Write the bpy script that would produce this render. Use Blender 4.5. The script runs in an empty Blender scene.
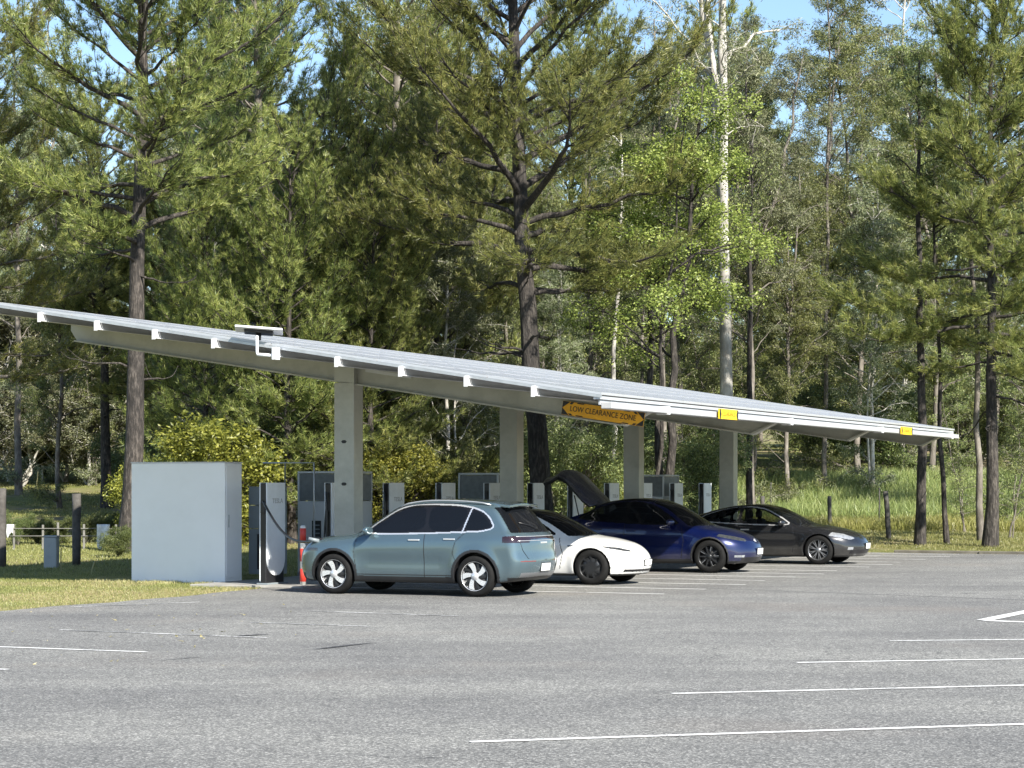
import bpy, bmesh, math, random
import numpy as np
from mathutils import Vector, Matrix

random.seed(7)
SC = bpy.context.scene
COL = SC.collection
F_PX = 2250.0
CAM_H = 1.95
HOR = 484.0
R = math.radians

# ------------------------------------------------------------------ helpers
def link(o, parent=None):
    COL.objects.link(o)
    if parent is not None:
        o.parent = parent
    return o

def tag(o, label=None, cat=None, group=None, kind=None):
    if label: o['label'] = label
    if cat: o['category'] = cat
    if group: o['group'] = group
    if kind: o['kind'] = kind
    return o

def empty(name, loc=(0, 0, 0), rz=0.0, label=None, cat=None, group=None):
    o = bpy.data.objects.new(name, None)
    o.empty_display_size = 0.3
    o.location = loc
    o.rotation_euler = (0, 0, rz)
    link(o)
    return tag(o, label, cat, group)

def copy_tree(o, parent=None):
    c = o.copy()
    link(c, parent)
    for ch in list(o.children):
        copy_tree(ch, c)
    return c

class MB:
    """collects simple solids, links them as one mesh object"""
    def __init__(s):
        s.v = []; s.f = []; s.m = []; s.sm = []
    def add(s, vs, fs, mi=0, smooth=False):
        b = len(s.v)
        s.v.extend([tuple(p) for p in vs])
        for f in fs:
            s.f.append([b + i for i in f]); s.m.append(mi); s.sm.append(smooth)
        return s
    def box(s, x0, x1, y0, y1, z0, z1, mi=0, bev=0.0):
        if bev <= 0:
            vs = [(x0,y0,z0),(x1,y0,z0),(x1,y1,z0),(x0,y1,z0),(x0,y0,z1),(x1,y0,z1),(x1,y1,z1),(x0,y1,z1)]
            fs = [(0,3,2,1),(4,5,6,7),(0,1,5,4),(1,2,6,5),(2,3,7,6),(3,0,4,7)]
            return s.add(vs, fs, mi)
        bm = bmesh.new()
        bmesh.ops.create_cube(bm, size=1)
        for v in bm.verts:
            v.co = Vector(((x0+x1)/2 + v.co.x*(x1-x0), (y0+y1)/2 + v.co.y*(y1-y0), (z0+z1)/2 + v.co.z*(z1-z0)))
        bmesh.ops.bevel(bm, geom=list(bm.edges), offset=bev, segments=2, affect='EDGES', profile=0.5)
        return s.bm(bm, mi)
    def bm(s, bm, mi=0, smooth=False):
        bm.verts.index_update()
        s.add([v.co[:] for v in bm.verts], [[v.index for v in f.verts] for f in bm.faces], mi, smooth)
        bm.free()
        return s
    def tube(s, pts, rad, n=8, mi=0, cap=True):
        pts = [Vector(p) for p in pts]
        if not hasattr(rad, '__len__'): rad = [rad]*len(pts)
        vs = []; fs = []
        ref = None
        for i, p in enumerate(pts):
            d = (pts[min(i+1, len(pts)-1)] - pts[max(i-1, 0)]).normalized()
            if ref is None:
                ref = Vector((0,0,1)) if abs(d.z) < .9 else Vector((1,0,0))
            a = d.cross(ref).normalized(); b = a.cross(d).normalized()
            ref = b
            for k in range(n):
                t = 2*math.pi*k/n
                vs.append(p + a*math.cos(t)*rad[i] + b*math.sin(t)*rad[i])
        for i in range(len(pts)-1):
            for k in range(n):
                fs.append((i*n+k, (i+1)*n+k, (i+1)*n+(k+1)%n, i*n+(k+1)%n))
        if cap:
            fs.append(tuple(range(n))); fs.append(tuple(reversed(range((len(pts)-1)*n, len(pts)*n))))
        return s.add(vs, fs, mi, True)
    def lathe(s, prof, n=24, axis='z', mi=0, c=(0,0,0)):
        vs = []; fs = []
        for (r, h) in prof:
            for k in range(n):
                t = 2*math.pi*k/n
                a, b = r*math.cos(t), r*math.sin(t)
                if axis == 'z': p = (a, b, h)
                elif axis == 'y': p = (b, h, a)
                else: p = (h, a, b)
                vs.append((p[0]+c[0], p[1]+c[1], p[2]+c[2]))
        for i in range(len(prof)-1):
            for k in range(n):
                fs.append((i*n+k, i*n+(k+1)%n, (i+1)*n+(k+1)%n, (i+1)*n+k))
        return s.add(vs, fs, mi, True)
    def prism(s, poly, axis, a, b, mi=0):
        """poly: 2D points, extruded along axis from a to b"""
        n = len(poly)
        def P(q, h):
            if axis == 'x': return (h, q[0], q[1])
            if axis == 'y': return (q[0], h, q[1])
            return (q[0], q[1], h)
        vs = [P(q, a) for q in poly] + [P(q, b) for q in poly]
        fs = [tuple(range(n)), tuple(reversed(range(n, 2*n)))] + [(i, i+n, (i+1)%n+n, (i+1)%n) for i in range(n)]
        return s.add(vs, fs, mi)
    def build(s, name, mats, parent=None, fix=True):
        me = bpy.data.meshes.new(name)
        me.from_pydata(s.v, [], s.f)
        if not isinstance(mats, (list, tuple)): mats = [mats]
        for m in mats: me.materials.append(m)
        me.polygons.foreach_set('material_index', s.m)
        me.polygons.foreach_set('use_smooth', s.sm)
        if fix:
            bm = bmesh.new(); bm.from_mesh(me)
            bmesh.ops.recalc_face_normals(bm, faces=bm.faces)
            bm.to_mesh(me); bm.free()
        me.update()
        o = bpy.data.objects.new(name, me)
        return link(o, parent)

def np_mesh(name, verts, faces, mats, parent=None, smooth=False, midx=None, attrs=None, normals=None):
    """verts (n,3) and faces (m,k) with one k"""
    me = bpy.data.meshes.new(name)
    verts = np.asarray(verts, dtype=np.float32); faces = np.asarray(faces, dtype=np.int32)
    n, m, k = len(verts), len(faces), faces.shape[1]
    me.vertices.add(n); me.vertices.foreach_set('co', verts.ravel())
    me.loops.add(m*k); me.loops.foreach_set('vertex_index', faces.ravel())
    me.polygons.add(m); me.polygons.foreach_set('loop_start', np.arange(0, m*k, k, dtype=np.int32))
    if not isinstance(mats, (list, tuple)): mats = [mats]
    for mt in mats: me.materials.append(mt)
    if midx is not None: me.polygons.foreach_set('material_index', np.asarray(midx, dtype=np.int32))
    me.polygons.foreach_set('use_smooth', np.full(m, smooth, dtype=bool))
    me.update(calc_edges=True)
    if normals is not None:
        me.normals_split_custom_set_from_vertices([tuple(v) for v in normals.tolist()])
    o = bpy.data.objects.new(name, me)
    return link(o, parent)

# ------------------------------------------------------------------ materials
def lin(c):
    return tuple((x/255.0/12.92 if x/255.0 <= .04045 else ((x/255.0+.055)/1.055)**2.4) for x in c) + (1,)

class NT:
    def __init__(s, name):
        s.m = bpy.data.materials.new(name); s.m.use_nodes = True
        s.t = s.m.node_tree; s.t.nodes.clear()
        s.out = s.n('ShaderNodeOutputMaterial')
    def n(s, typ, **kw):
        nd = s.t.nodes.new(typ)
        for k, v in kw.items():
            if k.startswith('i_'):
                nd.inputs[k[2:].replace('_', ' ')].default_value = v
            else: setattr(nd, k, v)
        return nd
    def l(s, a, b): s.t.links.new(a, b)
    def coord(s, kind='Object', scale=(1,1,1)):
        tc = s.n('ShaderNodeTexCoord'); mp = s.n('ShaderNodeMapping')
        mp.inputs['Scale'].default_value = scale
        s.l(tc.outputs[kind], mp.inputs['Vector']); return mp.outputs[0]
    def noise(s, vec, scale, detail=3, rough=.55):
        nd = s.n('ShaderNodeTexNoise'); nd.inputs['Scale'].default_value = scale
        nd.inputs['Detail'].default_value = detail; nd.inputs['Roughness'].default_value = rough
        if vec is not None: s.l(vec, nd.inputs['Vector'])
        return nd.outputs['Fac']
    def ramp(s, fac, stops):
        nd = s.n('ShaderNodeValToRGB'); cr = nd.color_ramp
        while len(cr.elements) < len(stops): cr.elements.new(.5)
        for e, (p, c) in zip(cr.elements, stops):
            e.position = p; e.color = c if len(c) == 4 else tuple(c)+(1,)
        s.l(fac, nd.inputs['Fac']); return nd.outputs['Color']
    def mix(s, fac, a, b, mode='MIX'):
        nd = s.n('ShaderNodeMix'); nd.data_type = 'RGBA'; nd.blend_type = mode
        for sock, v in ((nd.inputs[0], fac), (nd.inputs[6], a), (nd.inputs[7], b)):
            if hasattr(v, 'links'): s.l(v, sock)
            elif isinstance(v, (int, float)): sock.default_value = v
            else: sock.default_value = v if len(v) == 4 else tuple(v)+(1,)
        return nd.outputs[2]
    def math(s, op, a, b=0.0, clamp=False):
        nd = s.n('ShaderNodeMath'); nd.operation = op; nd.use_clamp = clamp
        for sock, v in ((nd.inputs[0], a), (nd.inputs[1], b)):
            if hasattr(v, 'links'): s.l(v, sock)
            else: sock.default_value = v
        return nd.outputs[0]
    def bsdf(s, col, rough=.5, metal=0.0, bump=None, bstr=.3, bdist=.02, coat=0.0, spec=.5):
        b = s.n('ShaderNodeBsdfPrincipled')
        if hasattr(col, 'links'): s.l(col, b.inputs['Base Color'])
        else: b.inputs['Base Color'].default_value = col if len(col) == 4 else tuple(col)+(1,)
        if hasattr(rough, 'links'): s.l(rough, b.inputs['Roughness'])
        else: b.inputs['Roughness'].default_value = rough
        b.inputs['Metallic'].default_value = metal
        b.inputs['Coat Weight'].default_value = coat
        b.inputs['Coat Roughness'].default_value = .03
        b.inputs['Specular IOR Level'].default_value = spec
        if bump is not None:
            bn = s.n('ShaderNodeBump'); bn.inputs['Strength'].default_value = bstr
            bn.inputs['Distance'].default_value = bdist
            s.l(bump, bn.inputs['Height']); s.l(bn.outputs[0], b.inputs['Normal'])
        return b
    def done(s, sh):
        s.l(sh.outputs[0] if hasattr(sh, 'outputs') else sh, s.out.inputs['Surface']); return s.m

def plain(name, col, rough=.5, metal=0.0, var=.12, scale=3.0, bump=.0, coat=0.0, spec=.5, dirt=None):
    t = NT(name)
    vec = t.coord('Object')
    nz = t.noise(vec, scale, 4)
    a = tuple(c*(1-var) for c in col[:3]) + (1,); b = tuple(min(1, c*(1+var)) for c in col[:3]) + (1,)
    c = t.ramp(nz, [(.3, a), (.7, b)])
    if dirt:
        sc, amt, dc = dirt
        n2 = t.noise(vec, sc, 5, .7)
        c = t.mix(t.math('MULTIPLY', t.ramp(n2, [(.45, (0,0,0)), (.75, (1,1,1))]), amt), c, dc)
    n3 = t.noise(vec, scale*12, 3)
    rg = t.math('ADD', t.math('MULTIPLY', n3, .12), rough-.06)
    return t.done(t.bsdf(c, rg, metal, n3 if bump else None, bump, .01, coat, spec))

M = {}
M['white_paint'] = plain('white_paint', (.80,.83,.87), .38, var=.05, scale=1.2, dirt=(2.0, .25, (.45,.45,.42,1)))
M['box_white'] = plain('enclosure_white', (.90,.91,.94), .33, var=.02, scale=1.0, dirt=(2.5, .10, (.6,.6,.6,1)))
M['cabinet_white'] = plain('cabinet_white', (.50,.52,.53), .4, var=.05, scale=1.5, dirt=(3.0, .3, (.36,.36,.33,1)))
M['cabinet_grey'] = plain('cabinet_grey', (.20,.23,.25), .45, var=.08)
M['mesh_grey'] = plain('mesh_grey', (.16,.175,.18), .55, var=.15, scale=9)
M['steel_paint'] = plain('steel_paint', (.47,.465,.40), .45, var=.08, scale=1.0, dirt=(1.6, .6, (.27,.265,.22,1)))
M['steel_bright'] = plain('steel_bright', (.60,.61,.62), .35, var=.05, scale=2, dirt=(4, .3, (.5,.5,.48,1)))
M['galv'] = plain('galvanised', (.48,.50,.52), .38, .6, var=.12, scale=6)
M['alu'] = plain('panel_frame_aluminium', (.50,.52,.55), .4, .35, var=.06, scale=4)
M['black_plastic'] = plain('black_plastic', (.014,.014,.016), .35, var=.2)
M['rubber'] = plain('tyre_rubber', (.010,.010,.010), .8, var=.25, scale=20, spec=.2)
M['gloss_black'] = plain('gloss_black', (.008,.008,.009), .14, var=.1)
M['rail_grey'] = plain('weathered_rail', (.17,.165,.15), .8, var=.25, scale=9)
M['kerb_dirty'] = plain('dirty_kerb', (.13,.12,.10), .9, var=.35, scale=3, bump=.4, dirt=(2, .6, (.07,.06,.045,1)))
M['dark_trim'] = plain('dark_trim', (.018,.019,.021), .5, var=.2)
M['chrome'] = plain('chrome_trim', (.80,.81,.83), .3, .7, var=.03)
M['rim_silver'] = plain('rim_silver', (.72,.73,.75), .28, .55, var=.05)
M['rim_dark'] = plain('rim_dark', (.035,.037,.04), .32, .5, var=.1)
M['rim_grey'] = plain('rim_grey', (.30,.31,.33), .3, .7, var=.1)
M['hub_dark'] = plain('wheel_hub_dark', (.02,.02,.022), .6, .2, var=.1)
M['plate'] = plain('number_plate', (.75,.76,.74), .4, var=.04, scale=18)
M['red_paint'] = plain('red_paint', (.55,.045,.03), .45, var=.1, scale=5)
M['bollard_white'] = plain('bollard_white', (.72,.70,.66), .5, var=.1, scale=5)
M['sign_yellow'] = plain('sign_yellow', (.85,.52,.012), .5, var=.06, scale=6)
M['gutter_grey'] = plain('gutter_grey', (.42,.43,.44), .4, var=.08, scale=2, dirt=(3, .4, (.3,.3,.28,1)))
M['sign_orange'] = plain('sign_orange', (.92,.45,.015), .5, var=.1, scale=4)
M['sign_black'] = plain('sign_black', (.012,.012,.012), .5, var=.1)
M['timber_post'] = plain('weathered_timber', (.078,.073,.067), .85, var=.35, scale=7, bump=.5, dirt=(12, .5, (.05,.042,.035,1)))
M['plastic_grey'] = plain('pit_grey', (.36,.38,.38), .6, var=.15, scale=5, dirt=(5, .5, (.2,.21,.19,1)))
M['cloth_white'] = plain('faded_white', (.70,.71,.70), .6, var=.12, scale=8)
M['concrete'] = plain('concrete', (.30,.29,.27), .85, var=.2, scale=2.2, bump=.3, dirt=(1.4, .5, (.17,.16,.14,1)))
M['letter_grey'] = plain('letter_grey', (.36,.37,.38), .4, var=.02)
M['seat'] = plain('seat_fabric', (.03,.03,.032), .7, var=.1)
M['tail_red'] = plain('tail_lamp_red', (.16,.012,.012), .15, var=.1, coat=1)
M['tail_smoke'] = plain('tail_lamp_smoke', (.020,.008,.009), .12, var=.2, coat=1)
M['head_lamp'] = plain('head_lamp_clear', (.30,.315,.335), .12, .3, var=.25, scale=14, coat=1)
M['head_dark'] = plain('head_lamp_dark', (.05,.055,.06), .12, .2, var=.3, scale=14, coat=1)

def paint(name, col, metal=.5, rough=.34, inner=(.012,.012,.013)):
    t = NT(name)
    vec = t.coord('Object')
    nz = t.noise(vec, 1.7, 3)
    c = t.ramp(nz, [(.3, tuple(x*.96 for x in col)), (.7, tuple(x*1.04 for x in col))])
    # road dust low on the panels
    sep = t.n('ShaderNodeSeparateXYZ'); t.l(vec, sep.inputs[0])
    dz = t.math('MULTIPLY', t.math('SUBTRACT', .55, sep.outputs[2]), 1.1, True)
    dz = t.math('MULTIPLY', dz, t.noise(vec, 6, 4))
    c = t.mix(dz, c, (.20,.19,.17,1))
    fl = t.noise(vec, 900, 1)
    b = t.bsdf(c, t.math('ADD', t.math('MULTIPLY', fl, .1), rough-.05), metal, None, coat=1.0)
    ge = t.n('ShaderNodeNewGeometry')
    inn = t.n('ShaderNodeBsdfDiffuse'); inn.inputs[0].default_value = tuple(inner)+(1,)
    mx = t.n('ShaderNodeMixShader')
    t.l(ge.outputs['Backfacing'], mx.inputs[0]); t.l(b.outputs[0], mx.inputs[1]); t.l(inn.outputs[0], mx.inputs[2])
    return t.done(mx)

def glass(name, tint, through=.25):
    t = NT(name)
    tr = t.n('ShaderNodeBsdfTransparent'); tr.inputs[0].default_value = tuple(tint)+(1,)
    g = t.bsdf((.006,.007,.009), .03, 0.0, None, spec=.4)
    mx = t.n('ShaderNodeMixShader'); mx.inputs[0].default_value = 1-through
    t.l(tr.outputs[0], mx.inputs[1]); t.l(g.outputs[0], mx.inputs[2])
    return t.done(mx)

M['paint_teal'] = paint('paint_teal', (.098,.150,.178), .5, .22)
M['paint_white'] = paint('paint_white', (.80,.80,.79), 0.0, .35)
M['paint_blue'] = paint('paint_blue', (.0025,.008,.062), .4, .28)
M['paint_black'] = paint('paint_black', (.020,.021,.024), .45, .26)
M['glass_dark'] = glass('glass_dark', (.30,.33,.36), .10)
M['glass_clear'] = glass('glass_clear', (.75,.78,.76), .6)

def leaf_mat(name, c_dark, c_mid, c_light, trans=.35, rough=.42, nscale=.35):
    t = NT(name)
    ge = t.n('ShaderNodeNewGeometry')
    vec = t.coord('Object')
    nz = t.noise(vec, nscale*1.6, 4)
    oi = t.n('ShaderNodeObjectInfo')
    s = t.math('ADD', t.math('MULTIPLY', ge.outputs['Random Per Island'], .5), t.math('MULTIPLY', nz, .55))
    c = t.ramp(s, [(.2, c_dark), (.5, c_mid), (.85, c_light)])
    hs = t.n('ShaderNodeHueSaturation')
    t.l(c, hs.inputs['Color'])
    t.l(t.math('ADD', t.math('MULTIPLY', oi.outputs['Random'], .03), .485), hs.inputs['Hue'])
    t.l(t.math('ADD', t.math('MULTIPLY', oi.outputs['Random'], .35), .82), hs.inputs['Value'])
    c = hs.outputs[0]
    b = t.bsdf(c, rough, 0, None, spec=.5)
    tl = t.n('ShaderNodeBsdfTranslucent'); t.l(c, tl.inputs[0])
    mx = t.n('ShaderNodeMixShader'); mx.inputs[0].default_value = trans
    t.l(b.outputs[0], mx.inputs[1]); t.l(tl.outputs[0], mx.inputs[2])
    return t.done(mx)

M['needle'] = leaf_mat('pine_needles', (.055,.080,.024), (.20,.245,.066), (.49,.48,.155), trans=.42)
M['needle_dark'] = leaf_mat('pine_needles_dark', (.045,.072,.030), (.145,.195,.070), (.34,.38,.14), trans=.42)
M['gum'] = leaf_mat('gum_leaves', (.055,.070,.034), (.165,.195,.090), (.44,.46,.27), trans=.33)
M['gum_olive'] = leaf_mat('gum_leaves_olive', (.048,.068,.026), (.150,.185,.062), (.40,.42,.155), trans=.33)
M['lime'] = leaf_mat('lime_leaves', (.08,.12,.026), (.25,.32,.068), (.50,.55,.16), trans=.45)
M['yellow_leaf'] = leaf_mat('yellow_green_leaves', (.08,.10,.02), (.24,.26,.045), (.50,.50,.10), trans=.45)
M['bush'] = leaf_mat('bush_leaves', (.04,.06,.02), (.11,.145,.045), (.26,.29,.10))
M['teatree'] = leaf_mat('grey_green_leaves', (.07,.085,.045), (.14,.15,.075), (.24,.23,.13))
M['grass_lawn'] = leaf_mat('grass_lawn', (.11,.13,.035), (.23,.24,.075), (.40,.37,.16), trans=.3, nscale=.5)
M['grass_tall'] = leaf_mat('grass_tall', (.13,.18,.055), (.26,.32,.11), (.44,.45,.19), trans=.4, nscale=.25)
M['grass_weed'] = leaf_mat('grass_weed', (.16,.19,.05), (.33,.35,.10), (.52,.50,.20), trans=.4, nscale=.4)
M['grass_dry'] = leaf_mat('grass_dry', (.20,.19,.075), (.40,.35,.17), (.60,.52,.30), trans=.3, nscale=.8)

def bark(name, c1, c2, c3, scale=(6,6,1.2), bstr=.8, rough=.85):
    t = NT(name)
    vec = t.coord('Object', scale)
    nz = t.noise(vec, 1.6, 6, .65)
    v2 = t.coord('Object', (1,1,.5)); n2 = t.noise(v2, 1.1, 4)
    c = t.ramp(nz, [(.32, c1), (.5, c2), (.68, c3)])
    c = t.mix(t.ramp(n2, [(.45, (0,0,0)), (.62, (.55,.55,.55))]), c, c1 if len(c1) == 4 else tuple(c1)+(1,))
    return t.done(t.bsdf(c, rough, 0, nz, bstr, .06))
M['bark_pine'] = bark('bark_pine', (.014,.012,.011), (.045,.038,.033), (.14,.12,.105), (10,10,2.4), 1.0)
M['bark_dark'] = bark('bark_dark', (.012,.010,.009), (.038,.032,.028), (.12,.105,.09), (10,10,2.4), 1.0)
M['bark_gum'] = bark('bark_gum', (.20,.18,.155), (.46,.44,.40), (.66,.65,.61), (2.5,2.5,1), .3, .6)
M['bark_grey'] = bark('bark_grey', (.075,.065,.055), (.16,.14,.12), (.30,.275,.24), (3,3,1), .5)

# ------------------------------------------------------------------ ground functions
def ss(a, b, x):
    t = np.clip((np.asarray(x, dtype=float)-a)/(b-a), 0, 1); return t*t*(3-2*t)

def ground(X, Y):
    X = np.asarray(X, dtype=float); Y = np.asarray(Y, dtype=float)
    d = np.clip(Y-64, 0, 66)
    h = .012*d + .00042*d*d + .03*np.clip(Y-130, 0, 400)
    h = h + 1.0*ss(85, 96, Y)*ss(1.0, 6.0, X)
    h = h + .05*np.sin(X*.31+1)*np.sin(Y*.23)*ss(66, 74, Y)
    return h

# local carport axes: t across (cars), r along the row
O_X, O_Y = -3.1, 42.7
ROT = -math.atan2(.396, .918)
cR, sR = math.cos(ROT), math.sin(ROT)
def TR(t, r, z=0.0):
    return (O_X + t*cR - r*sR, O_Y + t*sR + r*cR, z)
def to_tr(X, Y):
    dx, dy = X-O_X, Y-O_Y
    return (dx*cR + dy*sR, -dx*sR + dy*cR)
def px(x, y, z=0.0):
    """point on the level z seen at a picture position"""
    Y = (CAM_H-z)*F_PX/(y-HOR)
    return ((x-512)*Y/F_PX, Y, z)
def atx(x, Y):
    return (x-512)*Y/F_PX
# ------------------------------------------------------------------ setting: ground, asphalt, slab, markings
def ground_mat():
    t = NT('ground_grass_soil')
    vec = t.coord('Object')
    n1 = t.noise(vec, .10, 5, .6); n2 = t.noise(vec, 1.3, 6, .7); n3 = t.noise(vec, 14, 4, .7)
    g = t.ramp(n3, [(.3, (.08,.095,.03)), (.55, (.17,.18,.06)), (.8, (.30,.28,.12))])
    d = t.ramp(n3, [(.3, (.17,.13,.08)), (.7, (.38,.31,.20))])
    f = t.ramp(t.math('ADD', t.math('MULTIPLY', n1, .6), t.math('MULTIPLY', n2, .4)), [(.46, (0,0,0)), (.58, (1,1,1))])
    c = t.mix(f, g, d)
    return t.done(t.bsdf(c, .95, 0, n3, .8, .05, spec=.1))
M['ground'] = ground_mat()

def asphalt_mat():
    t = NT('asphalt')
    vec = t.coord('Object')
    vo = t.n('ShaderNodeTexVoronoi'); vo.inputs['Scale'].default_value = 70; t.l(vec, vo.inputs['Vector'])
    sepc = t.n('ShaderNodeSeparateColor'); t.l(vo.outputs['Color'], sepc.inputs[0])
    chip = t.ramp(sepc.outputs[0], [(.0, (.045,.045,.044)), (.35, (.125,.124,.12)), (.75, (.235,.232,.222)), (.97, (.58,.57,.54))])
    n1 = t.noise(vec, .22, 5, .6); n2 = t.noise(vec, 2.2, 5, .65); n3 = t.noise(vec, 26, 3, .6)
    c = t.mix(.40, chip, t.ramp(n3, [(.3, (.095,.095,.093)), (.7, (.225,.223,.214))]))
    c = t.mix(1.0, c, t.ramp(n1, [(.35, (.82,.82,.83)), (.65, (1.14,1.14,1.12))]), 'MULTIPLY')
    c = t.mix(1.0, c, t.ramp(n2, [(.3, (.90,.90,.90)), (.7, (1.08,1.08,1.07))]), 'MULTIPLY')
    # oil and tyre stains where cars stop, rusty dust near the bays
    m = t.n('ShaderNodeMapping'); m.vector_type = 'POINT'
    st = t.noise(t.coord('Object', (.35, 1.3, 1)), .8, 4, .6)
    c = t.mix(t.ramp(st, [(.60, (0,0,0)), (.72, (.30,.30,.30))]), c, (.075,.075,.076,1))
    pk = t.noise(vec, .16, 3)
    c = t.mix(t.ramp(pk, [(.55, (0,0,0)), (.7, (.25,.25,.25))]), c, (.24,.20,.165,1))
    # fine branching cracks in patches, and lengthwise tyre-polished bands
    wv = t.n('ShaderNodeTexNoise'); wv.inputs['Scale'].default_value = 1.5; wv.inputs['Detail'].default_value = 4; t.l(vec, wv.inputs['Vector'])
    av = t.n('ShaderNodeVectorMath'); av.operation = 'ADD'; t.l(vec, av.inputs[0]); t.l(wv.outputs['Color'], av.inputs[1])
    ve = t.n('ShaderNodeTexVoronoi'); ve.feature = 'DISTANCE_TO_EDGE'; ve.inputs['Scale'].default_value = .42; t.l(av.outputs[0], ve.inputs['Vector'])
    cr = t.ramp(ve.outputs['Distance'], [(.0, (1,1,1)), (.006, (0,0,0))])
    msk = t.ramp(t.noise(vec, .11, 2), [(.48, (0,0,0)), (.56, (.8,.8,.8))])
    c = t.mix(t.math('MULTIPLY', cr, msk), c, (.05,.05,.05,1))
    bn = t.noise(t.coord('Object', (.10, .9, 1)), .8, 3, .5)
    c = t.mix(1.0, c, t.ramp(bn, [(.35, (.90,.90,.90)), (.65, (1.06,1.06,1.05))]), 'MULTIPLY')
    return t.done(t.bsdf(c, .85, 0, t.math('ADD', sepc.outputs[1], n3), .35, .008, spec=.3))
M['asphalt'] = asphalt_mat()

def marking_mat(wear):
    t = NT('road_marking_paint')
    vec = t.coord('Object')
    n = t.noise(vec, 30, 4, .7); n2 = t.noise(vec, 1.2, 3)
    f = t.math('ADD', t.math('MULTIPLY', n, .6), t.math('MULTIPLY', n2, .4))
    c = t.mix(t.ramp(f, [(wear-.04, (1,1,1)), (wear+.04, (0,0,0))]), (.72,.72,.70,1), (.19,.19,.187,1))
    return t.done(t.bsdf(c, .7, 0, n, .2, .004))
M['mark'] = marking_mat(.42); M['mark_worn'] = marking_mat(.53)

xs = np.concatenate([np.linspace(-420, -60, 19), np.linspace(-56, 56, 113), np.linspace(60, 420, 19)])
ys = np.concatenate([np.linspace(-60, 20, 9), np.linspace(22, 190, 169), np.linspace(200, 900, 29)])
XX, YY = np.meshgrid(xs, ys, indexing='ij')
ZZ = ground(XX, YY)
nx, ny = XX.shape
idx = np.arange(nx*ny).reshape(nx, ny)
q = np.stack([idx[:-1,:-1], idx[1:,:-1], idx[1:,1:], idx[:-1,1:]], -1).reshape(-1, 4)
g = np_mesh('ground', np.stack([XX, YY, ZZ], -1).reshape(-1, 3), q, M['ground'], smooth=True)
tag(g, kind='structure')

def sheet(name, pts, z, mat, kind='structure'):
    me = bpy.data.meshes.new(name)
    me.from_pydata([(p[0], p[1], z) for p in pts], [], [list(range(len(pts)))])
    me.materials.append(mat)
    bm = bmesh.new(); bm.from_mesh(me)
    for f in bm.faces:
        if f.normal.z < 0: f.normal_flip()
    bm.to_mesh(me); bm.free()
    return tag(link(bpy.data.objects.new(name, me)), kind=kind)

# asphalt: everything in front of the charging row (t > -0.9), out to r = 24.6; wavy verge edges
rs = np.linspace(-70, 24.6, 140)
edge = [TR(-.95 + .10*math.sin(r*.9) + .06*math.sin(r*2.7+1) + .03*random.uniform(-1, 1), r) for r in rs]
far = [TR(t, 24.6 + .12*math.sin(t*.7) - .035*max(0, t-4)) for t in np.linspace(.5, 70, 60)]
sheet('asphalt_car_park', edge + far + [TR(90, -70), ], .012, M['asphalt'])

slab = MB(); slab.box(-2.8, -.35, -1.15, 27.4, -.1, .045, bev=.015)
o = slab.build('concrete_slab', M['concrete']); o.location = (O_X, O_Y, 0); o.rotation_euler.z = ROT
tag(o, kind='structure')
kb = MB()
for k in range(16):
    kb.box(4.5+k*2.4, 4.5+k*2.4+2.385, 24.60-.05*k, 24.75-.05*k, -.05, .085, bev=.02)
o = kb.build('kerb', M['kerb_dirty']); o.location = (O_X, O_Y, 0); o.rotation_euler.z = ROT
tag(o, kind='structure')

def strip(name, a, b, w, mat, z=.017):
    ax, ay = a[:2]; bx, by = b[:2]
    d = Vector((bx-ax, by-ay)).normalized(); n = Vector((-d.y, d.x))*w/2
    n_seg = 10
    return sheet(name, [(ax+n.x, ay+n.y), (ax-n.x, ay-n.y), (bx-n.x, by-n.y), (bx+n.x, by+n.y)], z, mat)
for a, b, w, mt in [
    (px(470,744), px(1100,723.5), .10, 'mark'), (px(672,695.3), px(1100,685), .10, 'mark'),
    (px(797,664), px(1100,659), .10, 'mark'), (px(890,642), px(1100,640), .10, 'mark'),
    (px(146,653.3), px(-60,646), .10, 'mark'), (px(268,639), px(60,631), .09, 'mark_worn'),
    (px(370,627.5), px(250,623.5), .10, 'mark_worn'), (px(458,617), px(310,612), .10, 'mark_worn'),
    (px(8,671), px(-80,667), .10, 'mark'), (px(200,603), px(70,608), .09, 'mark_worn')]:
    strip('parking_line', a, b, w, M[mt], .0175)
for k, r in enumerate([-.6, 1.4, 3.5, 5.4, 7.3, 9.1, 10.9, 13.4, 15.2, 16.9, 19.2, 21.6, 23.6]):
    strip('bay_line', TR(.2, r), TR(6.55+.1*(k % 3), r), .12, M['mark'], .0175)
# painted triangle outline at the right edge
A, B, C = px(984, 621.5), px(1070, 625), px(1075, 603)
strip('painted_triangle_edge', A, B, .20, M['mark'], .0175)
strip('painted_triangle_edge', A, C, .22, M['mark'], .0215)
# bitumen crack seals
M['joint'] = plain('asphalt_joint', (.12,.12,.118), .85, var=.3, scale=20)
strip('paving_joint', px(600,585), px(1100,603.5), .11, M['joint'], .0145)
M['seal'] = plain('bitumen_seal', (.045,.045,.047), .6, var=.2, scale=8)
for a, b, w in ((px(312,651), px(374,644), .16), (px(231,637.5), px(270,635.5), .13), (px(160,662), px(205,658), .05)):
    n = 9; pts_u = []; pts_d = []
    for i in range(n+1):
        f = i/n; x = a[0]+(b[0]-a[0])*f; y = a[1]+(b[1]-a[1])*f
        hw = w*math.sin(math.pi*(.06+.88*f))*.5*(1+.3*random.uniform(-1, 1))
        pts_u.append((x, y+hw)); pts_d.append((x, y-hw))
    sheet('crack_seal', pts_u + pts_d[::-1], .019, M['seal'])

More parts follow.
